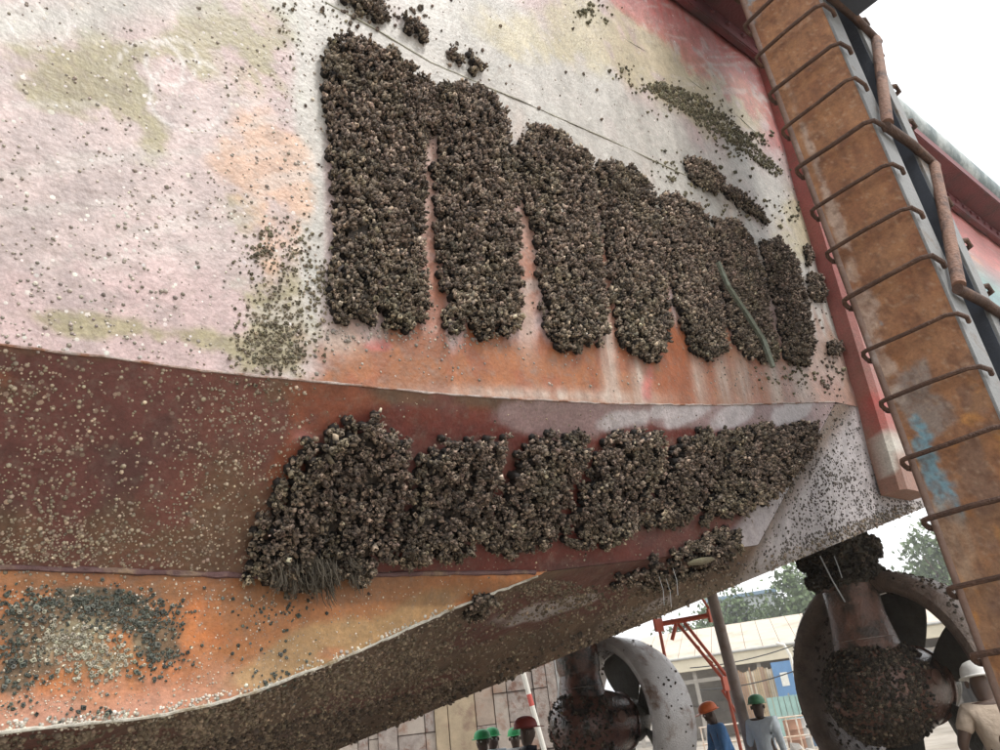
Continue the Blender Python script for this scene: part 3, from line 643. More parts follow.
# rubbing strake with bolts, fender pipe, vertical fender bar
mb = MB(); sy = side_y(TOP_Z)
mb.box((-6, sy-0.30, TOP_Z-0.02), (11.5, sy+0.05, TOP_Z+0.10)).box((-6, sy-0.06, TOP_Z-0.20), (11.5, sy-0.003, TOP_Z-0.02))
stk = mb.build('rubbing_strake', M_strake, tug, bevel=0.01); tag(stk, 'dark red rubbing strake along the top of the side')
for i in range(46):
    x = 2.5+i*0.2
    MB().lathe([(0.022, 0), (0.022, 0.02), (0.010, 0.026)], 6, Matrix.Translation((x, sy-0.06, TOP_Z-0.11)) @ Matrix.Rotation(math.pi/2, 4, 'X')).build('bolt', M_strake, stk)
fp = MB().tube([(x, sy-0.16, TOP_Z+0.10+0.17) for x in np.linspace(-6, 11.6, 30)], 0.18, 20).build('fender_pipe', M_fender, tug, smooth=True)
tag(fp, 'grey teal fender pipe running above the red strake')
def paint_bar(V):
    px, py = project(V); z = V[:, 2]; n = fbm(V[:, 0]*6+V[:, 1]*5, z*6, 401)
    c = np.tile(lin(178, 118, 108), (len(V), 1))
    c = lerp(c, sstep(3.1, 4.6, z+.8*(n-.5))*0.8, lin(196, 106, 102)); c = lerp(c, sstep(3.5, 3.1, z+.6*(n-.5))*0.7, lin(158, 122, 100))
    c = lerp(c, sstep(.5, .75, blob(px, py, 888, 450, 9, 22, -15)*(.6+n)), lin(226, 220, 208))
    c = lerp(c, sstep(.4, .75, blob(px, py, 878, 410, 8, 20, -15)*(.6+n)), lin(204, 96, 88))
    c = lerp(c, sstep(.5, .7, n)*.3, lin(150, 110, 92))
    return c*.8
nz_ = 80; zz = np.linspace(2.70, TOP_Z-0.2, nz_); prof = [(4.80, -.02), (4.80, .10), (4.84, .13), (5.16, .13), (5.20, .10), (5.20, -.02)]
V = np.array([(x, side_y(z)-d, z) for z in zz for x, d in prof]); k = len(prof)
Fc = [(i*k+j, i*k+j+1, (i+1)*k+j+1, (i+1)*k+j) for i in range(nz_-1) for j in range(k-1)]
me = bpy.data.meshes.new('fender_bar'); me.from_pydata([tuple(v) for v in V], [], Fc+[tuple(range(k))[::-1], tuple((nz_-1)*k+j for j in range(k))])
ca = me.color_attributes.new('Col', 'FLOAT_COLOR', 'POINT'); ca.data.foreach_set('color', np.c_[paint_bar(V), np.ones(len(V))].astype(np.float32).ravel())
tag(link('fender_bar', me, M_hull, tug), 'pink vertical fender bar on the side behind the steel column')
# pale slash across an upper strip, oyster shell, hairy weed, hanging strings
h0 = [hit(x, y) for x, y in [(708, 268), (718, 292), (735, 318), (752, 345), (762, 372)]]
ww = [.004, .008, .011, .013, .007]; V = []
for (p, n), w in zip(h0, ww): V += [p+n*0.075+np.array([-w, 0, w*.4]), p+n*0.085+np.array([w, 0, -w*.2]), p+n*0.055]
f = [(i*3+a, i*3+b, i*3+3+b, i*3+3+a) for i in range(4) for a, b in ((0, 1), (1, 2), (2, 0))]
tag(MB().add(V, f).build('algae_strip', mat('pale_green_algae', (0.17, 0.19, 0.15), .7, .4, 30, bump=.4), tug), 'pale green slash across the upper mussels')
h = hit(695, 554); c, n = h; t = np.array([.8, 0, .35]); t = t-n*(t@n); t /= np.linalg.norm(t); b2 = np.cross(n, t)
V = []; f = []
for i, u in enumerate(np.linspace(-1, 1, 9)):
    w = math.sqrt(max(0.02, 1-u*u))*.024
    for j, (vv, hh) in enumerate([(-1, 0), (-.5, .8), (0, 1), (.5, .8), (1, 0)]): V.append(c+n*(.05+.014*hh*(1-u*u))+t*u*.085+b2*vv*w)
f = [(i*5+j, i*5+j+1, i*5+6+j, i*5+5+j) for i in range(8) for j in range(4)]
o = MB().add(V, f).build('oyster_shell', mat('oyster', (0.30, 0.30, 0.19), .6, .4, 60, bump=.4, second=(.17, .15, .10)), tug, smooth=True); tag(o, 'long pale oyster shell among the hanging mussels')
mb = MB()
for lock in range(26):
    h = hit(random.gauss(310, 17), random.gauss(560, 8))
    if not h: continue
    d = rng.normal(0, .2, 3); ph = random.uniform(0, 6); L0 = random.uniform(.035, .10); curl = random.uniform(-.01, .03)
    for q in range(16):
        p = h[0]+h[1]*random.uniform(.03, .085)+rng.normal(0, .008, 3); L = L0*random.uniform(.6, 1.15); P = []
        for k in range(7):
            u = k/6; P.append(p+np.array([d[0]*.05*u*u+curl*u*u+.005*math.sin(ph+5*u+q*.1), h[1][1]*.012*u, -L*u+.006*math.sin(ph*2+7*u+q)])+h[1]*.01*math.sin(u*3))
        mb.tube(P, [.0014, .0016, .0015, .0014, .0012, .0010, .0006], 4, cap=False)
tag(mb.build('hairy_weed', mat('weed', (0.060, 0.048, 0.032), .8, .4, 40, bump=0), tug), 'beard of hairy brown weed', kind='stuff')
Mstr = mat('pale_string', (0.45, 0.47, 0.48), .6, .2, 10, bump=0)
for (x0, y0), (x1, y1), ln in [((662, 572), (660, 600), 1), ((655, 570), (652, 610), 1), ((706, 552), (704, 575), 1), ((668, 560), (672, 590), 1)]:
    a_ = hit(x0, y0)
    if a_: 
        p = a_[0]+a_[1]*.04; MB().tube([p, p+np.array([.01, 0, -.06]), p+np.array([-.005, .0, -.13])], .0012, 4).build('string', Mstr, tug)

# ------------------------------------------------------------------ azimuth thrusters
def thruster(loc, label, wet, AX, NC):
    r = bpy.data.objects.new('azimuth_thruster', None); COL.objects.link(r); r.location = loc; r.rotation_euler = (0, 0, AX); r.parent = tug; tag(r, label)
    topz = bottom_z(loc[0], loc[1]) - loc[2]
    RX = Matrix.Rotation(math.pi/2, 4, 'Y')
    MB().lathe([(0.36, .1), (0.33, .36), (0.31, .46), (0.275, .7), (0.265, 1.0), (0.28, topz-.32), (0.31, topz-.22), (.31, topz+.3)], 28).build('stem', M_wet if wet else M_thr, r, smooth=True)
    if not wet:
        cl = MB().lathe([(.285, topz-.44), (.36, topz-.40), (.38, topz-.33), (.32, topz-.29), (.33, topz-.22), (.40, topz-.18), (.41, topz-.08), (.36, topz+.02)], 40); cl.v = [(v[0]*random.uniform(.95, 1.06), v[1]*random.uniform(.95, 1.06), v[2]+random.uniform(-.02, .02)) for v in cl.v]
        cl.build('collar', M_thrdark, r)
    pd = MB().lathe([(.03, -.52), (.20, -.49), (.36, -.38), (.46, -.20), (.485, 0), (.475, .14), (.455, .28), (.42, .42), (.385, .54), (.37, .60), (.39, .605), (.385, .64), (.33, .66)], 40, RX)
    pod = pd.build('gear_pod', M_wet if wet else M_thr, r, smooth=True)
    MB().lathe([(.30, .662), (.31, .68), (.29, .84), (.22, .97), (.10, 1.06), (.02, 1.08)], 24, RX).build('propeller_hub', M_thrdark, r, smooth=True)
    for k in range(12):
        an = k*math.pi/6; MB().lathe([(.016, 0), (.016, .022), (.008, .026)], 6, Matrix.Translation((.605, .335*math.cos(an), .335*math.sin(an))) @ RX @ Matrix.Translation((0, 0, .05))).build('bolt', M_thrdark, r)
    MB().lathe([(.075, 0), (.075, .02), (.05, .028)], 20, Matrix.Translation((.26, -.452, .06)) @ Matrix.Rotation(math.pi/2, 4, 'X')).build('cover_plate', M_thr, r, smooth=True)
    MB().lathe([(.297, 0), (.31, .012), (.297, .024)], 28, Matrix.Translation((0, 0, .47))).build('weld_ring', M_weld, r, smooth=True)
    RI, RO = .96, 1.15
    prof = [(RI-.01, NC-.27), (RI+.02, NC-.35), (RI+.08, NC-.40), (RI+.14, NC-.40), (RO-.01, NC-.36), (RO+.015, NC-.28), (RO-.01, NC-.1), (RO-.05, NC+.2), (RI+.05, NC+.40), (RI+.01, NC+.40), (RI-.02, NC+.1), (RI-.02, NC-.12)]
    nz = MB().lathe(prof, 64, RX, close=True); nz.build('nozzle', M_nozzle if wet else M_nozdark, r, smooth=True)
    for q in range(5):
        a0 = q*math.pi*2/5+math.radians(88 if not wet else 80); V, f = [], []
        nr, nc = 9, 7
        for side in (1, -1):
            for i in range(nr):
                rr = .22+(.94-.22)*i/(nr-1); ch = .15+.24*math.sin(min(1, i/(nr-1)*1.1)*math.pi/2); tw = math.radians(58-30*i/(nr-1))
                if i == nr-1: ch *= .8
                for j in range(nc):
                    u = (j/(nc-1)-.5)*2; th = .022*(1-u*u)*(1.2-i/nr)+.004
                    tn = u*ch*math.cos(tw)*.95; ax = u*ch*math.sin(tw)*.45
                    an = a0+tn/rr; V.append((NC+.22+ax+side*th, rr*math.cos(an), rr*math.sin(an)))
        o_ = nr*nc
        for i in range(nr-1):
            for j in range(nc-1):
                A = i*nc+j; f += [(A, A+1, A+nc+1, A+nc), (o_+A+nc, o_+A+nc+1, o_+A+1, o_+A)]
        ring = [j for j in range(nc)]+[i*nc+nc-1 for i in range(1, nr)]+[(nr-1)*nc+j for j in range(nc-2, -1, -1)]+[i*nc for i in range(nr-2, 0, -1)]
        f += [(ring[k], ring[(k+1) % len(ring)], o_+ring[(k+1) % len(ring)], o_+ring[k]) for k in range(len(ring))]
        MB().add(V, f).build('propeller_blade', M_thrdark, r, smooth=True)
    G = Growth()
    def on_sphere(n, cond, rad, c=(0, 0, 0), sc=(1, 1, 1)):
        P = rng.normal(0, 1, (n, 3)); P /= np.linalg.norm(P, axis=1, keepdims=True); P = P[cond(P)]
        return P*rad*np.array(sc)+np.array(c), P
    m_ = 4200; hh = rng.uniform(-.52, .30, m_); an = rng.uniform(0, 2*math.pi, m_); lim = .10+.10*np.sin(an*3+1)+.07*rng.normal(0, 1, m_)
    kp = (hh < lim) & (rng.random(m_) < (.2 if wet else 1)); hh, an = hh[kp], an[kp]
    pr = np.interp(hh, [-.52, -.49, -.38, -.20, 0, .14, .28, .42], [.03, .20, .36, .46, .485, .475, .455, .42])
    P = np.c_[hh, pr*np.cos(an), pr*np.sin(an)]; Nn = np.c_[np.clip(hh*1.6, -1, .3), np.cos(an), np.sin(an)]; Nn /= np.linalg.norm(Nn, axis=1, keepdims=True)
    sz = rng.uniform(.010, .026, len(P)); G.put(CUPS[0], P, Nn, sz, sz*1.1, np.array([.020, .016, .012]), np.array([.12, .092, .065]), .55)
    an = rng.uniform(0, 2*math.pi, 2600); ax = rng.uniform(-.38, .38, 2600); inner = rng.random(2600) < .55
    rr = np.where(inner, RI-.012, np.interp(ax, [-.40, -.34, -.28, -.1, .2, .40], [RO-.06, RO-.005, RO+.010, RO-.016, RO-.058, RI+.055])); keep = (~inner) | (np.abs(ax) < .25)
    P = np.c_[NC+ax, rr*np.cos(an), rr*np.sin(an)]; Nn = np.c_[0*an, np.cos(an), np.sin(an)]*np.where(inner, -1, 1)[:, None]
    kk = keep if not wet else keep & (rng.random(2600) < np.where(inner, .8, .10))
    P, Nn = P[kk], Nn[kk]; sz = rng.uniform(.008, .022, len(P)); G.put(CUPS[1], P, Nn, sz, sz*.9, np.array([.025, .02, .016]), np.array([.11, .085, .06]), .4)
    if not wet:
        m_ = 1100; an = rng.uniform(0, 2*math.pi, m_); hh = topz+rng.uniform(-.44, .02, m_); pr = np.interp(hh-topz, [-.44, -.40, -.33, -.29, -.22, -.18, -.08, .02], [.285, .36, .38, .32, .33, .40, .41, .36])
        Nn = np.c_[np.cos(an), np.sin(an), rng.normal(-.2, .4, m_)]; sz = rng.uniform(.010, .030, m_)
        G.put(CUPS[3], np.c_[pr*np.cos(an), pr*np.sin(an), hh], Nn, sz, sz*1.3, np.array([.018, .015, .012]), np.array([.075, .06, .045]), .5)
    an = rng.uniform(0, 2*math.pi, 700); hh = rng.uniform(.35, topz-.3, 700); P = np.c_[.25*np.cos(an), .25*np.sin(an), hh]; Nn = np.c_[np.cos(an), np.sin(an), 0*an]
    kk = (np.sin(an*1.0+hh*2) < .1) | (rng.random(700) < .25); sz = rng.uniform(.008, .022, kk.sum()); G.put(CUPS[2], P[kk], Nn[kk], sz, sz, np.array([.025, .02, .016]), np.array([.09, .07, .05]), .4)
    o = G.build('barnacle_crust', r)
    return r
thruster((8.0, 4.0, 1.58), 'near azimuth thruster, dark and crusted, beside the worker in the white helmet', False, math.radians(-12), 0.42)
thruster((8.0, 8.2, 1.58), 'far azimuth thruster with a wet shining pale nozzle', True, math.radians(-8), 0.66)
th_str = [((820, 556), (832, 580), (845, 602), .007), ((834, 556), (838, 566), (842, 578), .005)]
for p0, p1, p2, rr in th_str:
    MB().tube([at(*p0, 8.3), at(*p1, 8.3), at(*p2, 8.3)], rr, 5).build('string', Mstr, tug)

# ------------------------------------------------------------------ steel column with rungs
CX0, CX1, CY0, CY1 = 3.80, 4.02, 0.99, 1.398
col = thing('steel_column', 'tall rusty steel lattice column with ladder rungs standing before the hull', 'steel column', (3.9, 1.2, 0))
def lp(p): return np.array(p, float)-np.array([3.9, 1.2, 0])
def paint_col(V):
    W_ = V+np.array([3.9, 1.2, 0]); px, py = project(W_); y, z = W_[:, 1], W_[:, 2]; n1 = fbm(y*5+7, z*5, 501); n2 = fbm(y*14, z*14, 507); n3 = fbm(y*2, z*.7, 511)
    c = np.tile(lin(156, 112, 80), (len(V), 1))
    c = lerp(c, sstep(.4, .65, n1)*.6, lin(134, 86, 58)); c = lerp(c, sstep(.5, .7, n2)*.4, lin(172, 124, 84))
    lowr = sstep(3.3, 2.6, z)
    c = lerp(c, lowr*sstep(.5, .68, n1)*.8, lin(196, 140, 78)); c = lerp(c, lowr*sstep(.52, .66, fbm(y*6+3, z*6, 531))*.7, lin(128, 104, 90))
    gy = sum(blob(px, py, *q) for q in [(910, 400, 10, 22, -30), (935, 415, 16, 14, 30), (922, 372, 8, 12, 0)])
    c = lerp(c, sstep(.3, .6, gy*(.4+1.1*n2))*.9, lin(146, 134, 126))
    lf = sum(blob(px, py, *q) for q in [(845, 245, 5, 50, -20), (870, 310, 9, 14, -20), (865, 330, 6, 50, -20), (895, 380, 7, 40, -20), (800, 120, 4, 60, -20), (836, 215, 6, 12, 0)])
    c = lerp(c, sstep(.3, .7, lf*(.1+n2))*.6, lin(200, 184, 172))
    bl = sum(blob(px, py, *q) for q in [(938, 480, 10, 26, -22), (928, 450, 8, 20, -22), (950, 505, 10, 18, -22), (882, 322, 4, 5, 0), (752, 8, 7, 16, 0), (915, 425, 5, 14, 0)])
    c = lerp(c, sstep(.3, .8, bl*(.15+1.2*n2))*.8, lin(112, 168, 188))
    wn_ = blob(px, py, 955, 545, 14, 40, -22)
    c = lerp(c, sstep(.3, .7, wn_*(.5+n2))*.6, lin(186, 160, 136))
    c = lerp(c, sstep(.58, .8, fbm(y*34, z*34, 541, 3))*.45, lin(98, 64, 46))
    c = lerp(c, sstep(.6, .85, fbm(y*26, z*2.2, 547, 4))*.35, lin(178, 132, 94))
    c = lerp(c, sstep(.86, .96, fbm(y*60, z*60, 553, 2))*.3, lin(196, 172, 146))
    return c*.92
nyy, nzz = 34, 520; ys = np.linspace(CY0, CY1, nyy); zs = np.linspace(0.0, 7.5, nzz)
V = np.array([(CX0, y, z) for y in ys for z in zs])-np.array([3.9, 1.2, 0]); i = (np.arange(nyy-1)[:, None]*nzz+np.arange(nzz-1)[None]).ravel()
Vb = V+np.array([.012, 0, 0]); nV = len(V); q = np.c_[i, i+1, i+nzz+1, i+nzz]
tag(link('front_plate', np_mesh('front_plate', np.r_[V, Vb], np.r_[q, q[:, ::-1]+nV], np.r_[paint_col(V), paint_col(Vb)]), M_rust, col), 'rust orange front plate with blue and pale paint scraps')
# rolled lip on the left edge, painted like the plate
lipm = mat('brown_lip', (0.20, 0.125, 0.095), .6, .3, 8, bump=.3, second=(.36, .30, .27), second_amt=.3, second_scale=2.5)
MB().tube([lp((CX0+.012, CY1+.006, z)) for z in np.linspace(0, 7.5, 26)], .021, 12).build('edge_lip', lipm, col, smooth=True)
MB().box(lp((CX0+.014, CY0-.012, 0)), lp((CX1, CY0+.006, 7.5))).build('side_web', M_web, col, bevel=.003)
MB().box(lp((CX0+.045, CY1+.0, 0)), lp((CX1, CY1+.014, 7.5))).build('side_web', M_rod, col)
MB().box(lp((4.25, 0.97, 0)), lp((4.262, 1.43, 7.5))).build('rear_plate', M_dark, col)
MB().box(lp((4.264, 0.955, 0)), lp((4.40, 0.975, 7.5))).build('rear_flange', M_web, col, bevel=.003)
MB().box(lp((4.264, 1.425, 0)), lp((4.40, 1.445, 7.5))).build('rear_flange', M_web, col, bevel=.003)
MB().box(lp((CX1+.002, 1.36, 0)), lp((4.248, 1.40, 7.5))).build('inner_web', M_dark, col)
for kx in range(24):
    z = 1.70+0.30*(kx-5)+random.uniform(-.012, .012)
    if z < .2 or z > 7.3: continue
    ty = random.uniform(-.014, .014); r = random.uniform(.0115, .014)
    P = [(CX0+.022, CY1+.034, z-.034), (CX0-.004, CY1+.040, z-.028), (CX0-.030, CY1+.040, z-.014), (CX0-.048, CY1+.030, z-.002), (CX0-.052, CY1+.008, z), (CX0-.054+random.uniform(-.008, .004), 1.2, z+.004+ty*.4+random.uniform(-.006, .006)), (CX0-.052, CY0+.02, z+.006+ty), (CX0-.035, CY0-.025, z+ty-.002), (CX0+.03, CY0-.04, z-.02), (CX0+.07, CY0-.03, z-.03)]
    MB().tube([lp(p) for p in P], r, 8).build('rung', M_rod, col, smooth=True)
    MB().tube([lp((CX0+.028, CY1+.030, z-.042)), lp((CX0+.016, CY1+.036, z-.030))], [.010, .020], 7).build('weld_blob', M_rod, col, smooth=True)
    P = [(4.40, .985, z+.02), (4.44, .95, z+.025), (4.475, .95, z), (4.48, 1.0, z-.01), (4.48, 1.4, z-.01), (4.44, 1.45, z), (4.40, 1.44, z)]
    MB().tube([lp(p) for p in P], .016, 8).build('rung', M_rod, col, smooth=True)
for kz in range(-1, 5):
    z = 3.335+1.05*(kz-0); yb = .945
    if z < .3 or z > 7: continue
    MB().tube([lp((3.86, yb, z)), lp((4.16, yb-.01, z+.004)), lp((4.50, yb, z))], .027, 12).build('lacing_bar', M_rod, col, smooth=True)
    MB().tube([lp((3.875, yb-.008, z+.02)), lp((4.15, yb-.010, z+.52)), lp((4.42, yb-.008, z+1.02))], .032, 12).build('lacing_bar', M_pipe, col, smooth=True)
MB().box(lp((3.8, -2.5, 5.42)), lp((4.16, 0.93, 5.72))).build('cross_beam', M_dark, col, bevel=.01)

# ------------------------------------------------------------------ background yard
def PT(x, y, D): return Vector(at(x, y, D))
# patched steel dock wall behind the left thruster
wall = thing('dock_wall', 'patchwork wall of pale rusty steel sheets behind the hull on the left', 'wall', (11.2, 14.0, 0), math.radians(50-90))
wm = [mat('rust_sheet_a', (.40, .32, .26), .8, .35, 3, bump=.3, second=(.26, .14, .09), second_amt=.35, second_scale=1.5),
      mat('rust_sheet_b', (.44, .38, .33), .8, .3, 3, bump=.3, second=(.30, .17, .12), second_amt=.35, second_scale=2),
      mat('rust_sheet_c', (.44, .35, .24), .8, .3, 3, bump=.3, second=(.30, .20, .15), second_amt=.3, second_scale=2),
      mat('grey_sheet', (.42, .43, .43), .8, .25, 3, bump=.3, second=(.3, .27, .24), second_amt=.3, second_scale=2),
      mat('rust_sheet_d', (.36, .31, .28), .85, .4, 6, bump=.5, second=(.22, .13, .10), second_amt=.4, second_scale=5)]
MB().box((-7.0, .06, 0), (2.2, .25, 3.6)).build('wall_backing', mat('wall_dark', (.14, .10, .08), .9, .3, 3), wall)
x = -7.0
while x < 2.1:
    w = random.choice([.22, .3, .3, .42, .6]); w = min(w, 2.2-x); z = 0
    while z < 3.55:
        hgt = random.choice([.6, 1.2, 1.8, 3.6]); hgt = min(hgt, 3.6-z); d = random.uniform(-.045, .03)
        m = wm[3] if x > 1.1 else random.choice([wm[0], wm[1], wm[1], wm[4], wm[4], wm[2]] if random.random() < .6 else [wm[1], wm[4]])
        MB().box((x+.008, d, z+.008), (x+w-.008, .058, z+hgt-.008), jit=.004).build('wall_sheet', m, wall, bevel=.006); z += hgt
    x += w
p = at(540, 735, 17.2); q = at(524, 676, 17.2)
pole = thing('striped_pole', 'thin white pole with one red band leaning against the sheet wall', 'pole', (p[0], p[1], 0))
dirv = (Vector(q)-Vector(p)); b0 = Vector(p)-dirv*(p[2]/dirv.z)
pole.location = b0
mw = mat('white_pole_paint', (.72, .70, .64), .6, .15, 8, bump=.1); mred = mat('red_pole_paint', (.52, .10, .08), .6, .15, 8, bump=.1)
def seg(t0, t1): 
    L = dirv*(1/dirv.z)
    return [tuple(L*t0), tuple(L*t1)]
MB().tube(seg(0, 2.05), .055, 10).build('lower_shaft', mw, pole); MB().tube(seg(2.05, 2.28), .056, 10).build('red_band', mred, pole); MB().tube(seg(2.28, 3.6), .055, 10).build('upper_shaft', mw, pole)

# leaning shore and red frame
p = at(751, 748, 12.3); q = at(711, 592, 12.3)
dv = Vector(q)-Vector(p); b0 = Vector(p)-dv*(p[2]/dv.z)
Mshore = mat('grey_shore', (.36, .30, .27), .7, .3, 6, bump=.4, second=(.22, .16, .13), second_amt=.4)
sh = thing('shoring_post', 'leaning grey brown steel prop holding up the hull between the thrusters', 'prop', tuple(b0))
L = dv/dv.z; zt = q[2]+.12
MB().tube([tuple(L*0), tuple(L*zt)], .082, 14).build('prop_tube', Mshore, sh, smooth=True)
MB().box((-.2, -.2, 0), (.2, .2, .03)).build('base_plate', Mshore, sh, bevel=.005)
Mred = mat('orange_red_paint', (.72, .17, .10), .55, .2, 6, bump=.2, second=(.55, .2, .13), second_amt=.3)
fr = thing('red_frame', 'orange red tubular steel frame with plates beside the leaning prop', 'steel frame', tuple(at(700, 650, 12.7)*np.array([1, 1, 0])))
fl = np.array(fr.location)
def fb(a, b, r=.025, D=12.7): 
    return MB().tube([tuple(at(*a, D)-fl), tuple(at(*b, D)-fl)], r, 8).build('frame_tube', Mred, fr, smooth=True)
fb((655, 625), (711, 615), .040); fb((678, 624), (724, 680), .026); fb((684, 622), (729, 679), .026); fb((676, 624), (672, 640), .03); fb((722, 690), (745, 725), .02); fb((702, 598), (712, 614), .02); fb((690, 640), (700, 648), .012); fb((704, 656), (713, 663), .012)
for (a, b) in [((706, 607), (718, 624)), ((720, 675), (733, 692)), ((653, 616), (664, 634))]:
    P = at((a[0]+b[0])/2, (a[1]+b[1])/2, 12.6)-fl; s = .10
    MB().box((P[0]-s, P[1]-.02, P[2]-s), (P[0]+s, P[1]+.02, P[2]+s)).build('frame_plate', Mred, fr, bevel=.008)
MB().tube([tuple(at(659, 627, 12.7)-fl), tuple(at(659, 627, 12.7)*np.array([1, 1, 0])-fl)], .026, 8).build('frame_tube', Mred, fr)
MB().tube([tuple(at(727, 690, 12.7)-fl), tuple(at(728, 690, 12.7)*np.array([1, 1, 0])-fl)], .026, 8).build('frame_tube', Mred, fr)

# long open shed, its long side facing the dock
A0 = np.array([33.6, 30.3]); A1 = np.array([48.5, 8.0]); sd_ = (A1-A0)/np.linalg.norm(A1-A0); ang = math.atan2(sd_[1], sd_[0]); LN = float(np.linalg.norm(A1-A0))
shed = thing('open_shed', 'long open sided shed with a beige sloping roof across the yard', 'shed', (A0[0], A0[1], 0), ang)
mroof = mat('beige_roof', (.56, .47, .38), .7, .15, 1.5, bump=.1, second=(.44, .36, .28), second_amt=.35, second_scale=.6); mfas = mat('cream_fascia', (.66, .60, .46), .7, .15, 1)
npan = 30
for i in range(npan):
    x0, x1 = LN*i/npan, LN*(i+1)/npan
    MB().add([(x0+.012, -.6, 4.05), (x1-.012, -.6, 4.05), (x1-.012, 7, 6.0), (x0+.012, 7, 6.0), (x0+.012, -.6, 4.10), (x1-.012, -.6, 4.10), (x1-.012, 7, 6.05), (x0+.012, 7, 6.05)],
             [(3, 2, 1, 0), (4, 5, 6, 7), (0, 1, 5, 4), (1, 2, 6, 5), (2, 3, 7, 6), (3, 0, 4, 7)]).build('roof_panel', mroof, shed)
MB().box((0, -.72, 3.35), (LN, -.62, 4.0)).build('fascia', mfas, shed, bevel=.02)
mgut = mat('gutter', (.40, .40, .38), .5, .2, 3)
MB().tube([(0, -.78, 4.02), (LN, -.78, 4.00)], .07, 8).build('gutter', mgut, shed)
for i in (2, 5, 8): MB().tube([(LN*i/10, -.78, 3.98), (LN*i/10, -.78, .1)], .05, 8).build('downpipe', mgut, shed)
mpost = mat('shed_post_paint', (.34, .31, .27), .7, .2, 3)
for i in range(9): MB().box((LN*i/8-.1, -.4, 0), (LN*i/8+.1, -.2, 3.9)).build('post', mpost, shed)
MB().box((0, -.38, 2.75), (LN, -.22, 2.95)).build('beam', mpost, shed)
MB().box((0, 6.8, 0), (LN, 7.0, 5.7)).build('back_wall', mat('shed_back', (.30, .27, .23), .8, .3, 1), shed)
mst = mat('stored_goods', (.22, .19, .16), .8, .4, 2)
for i in range(26):
    x0 = random.uniform(0, LN-1.5); h_ = random.uniform(.8, 2.4)
    o = MB().box((x0, random.uniform(1, 4), 0), (x0+random.uniform(.6, 1.5), 5.5, h_), jit=.05).build('storage_rack', mst, shed, bevel=.03)
# slatted timber screen
a_, b_ = PT(733, 690, 38), PT(778, 690, 38); dx = (b_-a_); dx.z = 0; an = math.atan2(dx.y, dx.x); ln = dx.length
scr = thing('slat_screen', 'rusty brown upright slat screen left of the blue board', 'screen', (a_.x, a_.y, 0), an)
ms = [mat('slat_tan', (.50, .38, .24), .8, .3, 4), mat('slat_brown', (.36, .23, .15), .8, .3, 4), mat('slat_pale', (.6, .52, .4), .8, .3, 4)]
ns2 = 20
for i in range(ns2): MB().box((ln*i/ns2+.01, random.uniform(-.02, .02), .3), (ln*(i+1)/ns2-.012, .05, random.uniform(2.75, 2.95))).build('slat', random.choice(ms), scr)
for z in (.7, 2.3): MB().box((0, .052, z), (ln, .1, z+.1)).build('rail', ms[1], scr)
a_, b_ = PT(777, 690, 37.5), PT(797, 685, 37.5); dx = (b_-a_); dx.z = 0; an = math.atan2(dx.y, dx.x); ln = dx.length
brd = thing('blue_board', 'blue board with a small square notice right of the slat screen', 'notice board', (a_.x, a_.y, 0), an)
mbl = mat('blue_board_paint', (.13, .26, .46), .5, .15, 3); MB().box((0, 0, 1.55), (ln, .05, 3.0)).build('panel', mbl, brd, bevel=.01)
MB().box((ln*.32, -.012, 2.0), (ln*.68, -.002, 2.55)).build('notice', mat('notice_paper', (.75, .74, .68), .7, .15, 12), brd)
for xx in (.08, ln-.12): MB().box((xx, .052, 0), (xx+.06, .11, 3.0)).build('post', mpost, brd)
a_, b_ = PT(768, 706, 35), PT(815, 704, 35); dx = (b_-a_); dx.z = 0; an = math.atan2(dx.y, dx.x); ln = dx.length
tf = thing('teal_fence', 'low teal sheet fence in front of the blue board', 'fence', (a_.x, a_.y, 0), an)
mt = mat('teal_sheet', (.30, .46, .42), .6, .2, 2, second=(.40, .50, .46), second_amt=.3)
for i in range(8): MB().box((ln*i/8+.01, random.uniform(-.015, .015), .15), (ln*(i+1)/8-.01, .04, 1.62)).build('fence_panel', mt, tf, bevel=.01)
for i in range(5): MB().box((ln*i/4-.03, .045, 0), (ln*i/4+.03, .1, 1.7)).build('fence_post', mpost, tf)
# white bent pipe post
bp = thing('bent_pipe', 'thin white pipe post with a bent top near the blue board', 'pipe', tuple(PT(798, 690, 34)*1.0)); bp.location.z = 0
o0 = Vector((bp.location.x, bp.location.y, 0))
MB().tube([(0, 0, 0), tuple(Vector((at(790, 655, 34)))-o0), tuple(Vector(at(784, 645, 34))-o0), tuple(Vector(at(776, 643, 34))-o0)], .06, 8).build('pipe', mw, bp, smooth=True)
# railings
def railing(a, b, D, label, n=5, h_=1.0):
    A, Bv = PT(*a, D), PT(*b, D); A.z = Bv.z = 0; d = Bv-A; an = math.atan2(d.y, d.x); L_ = d.length
    r = thing('railing', label, 'railing', tuple(A), an, 'pale pipe railings in the yard')
    for i in range(n): MB().tube([(L_*i/(n-1), 0, 0), (L_*i/(n-1), 0, h_)], .025, 6).build('post', mrail, r)
    for z in (h_*.5, h_): MB().tube([(-.05, 0, z), (L_+.05, 0, z)], .025, 6).build('rail', mrail, r)
mrail = mat('rail_paint', (.55, .42, .32), .6, .3, 5, second=(.6, .58, .52), second_amt=.5)
railing((765, 720), (815, 712), 26, 'pale pipe railing behind the man in the light blue coat', 6, 1.05)
railing((700, 726), (760, 722), 28, 'rusty pipe railing behind the leaning prop', 6, 1.0)
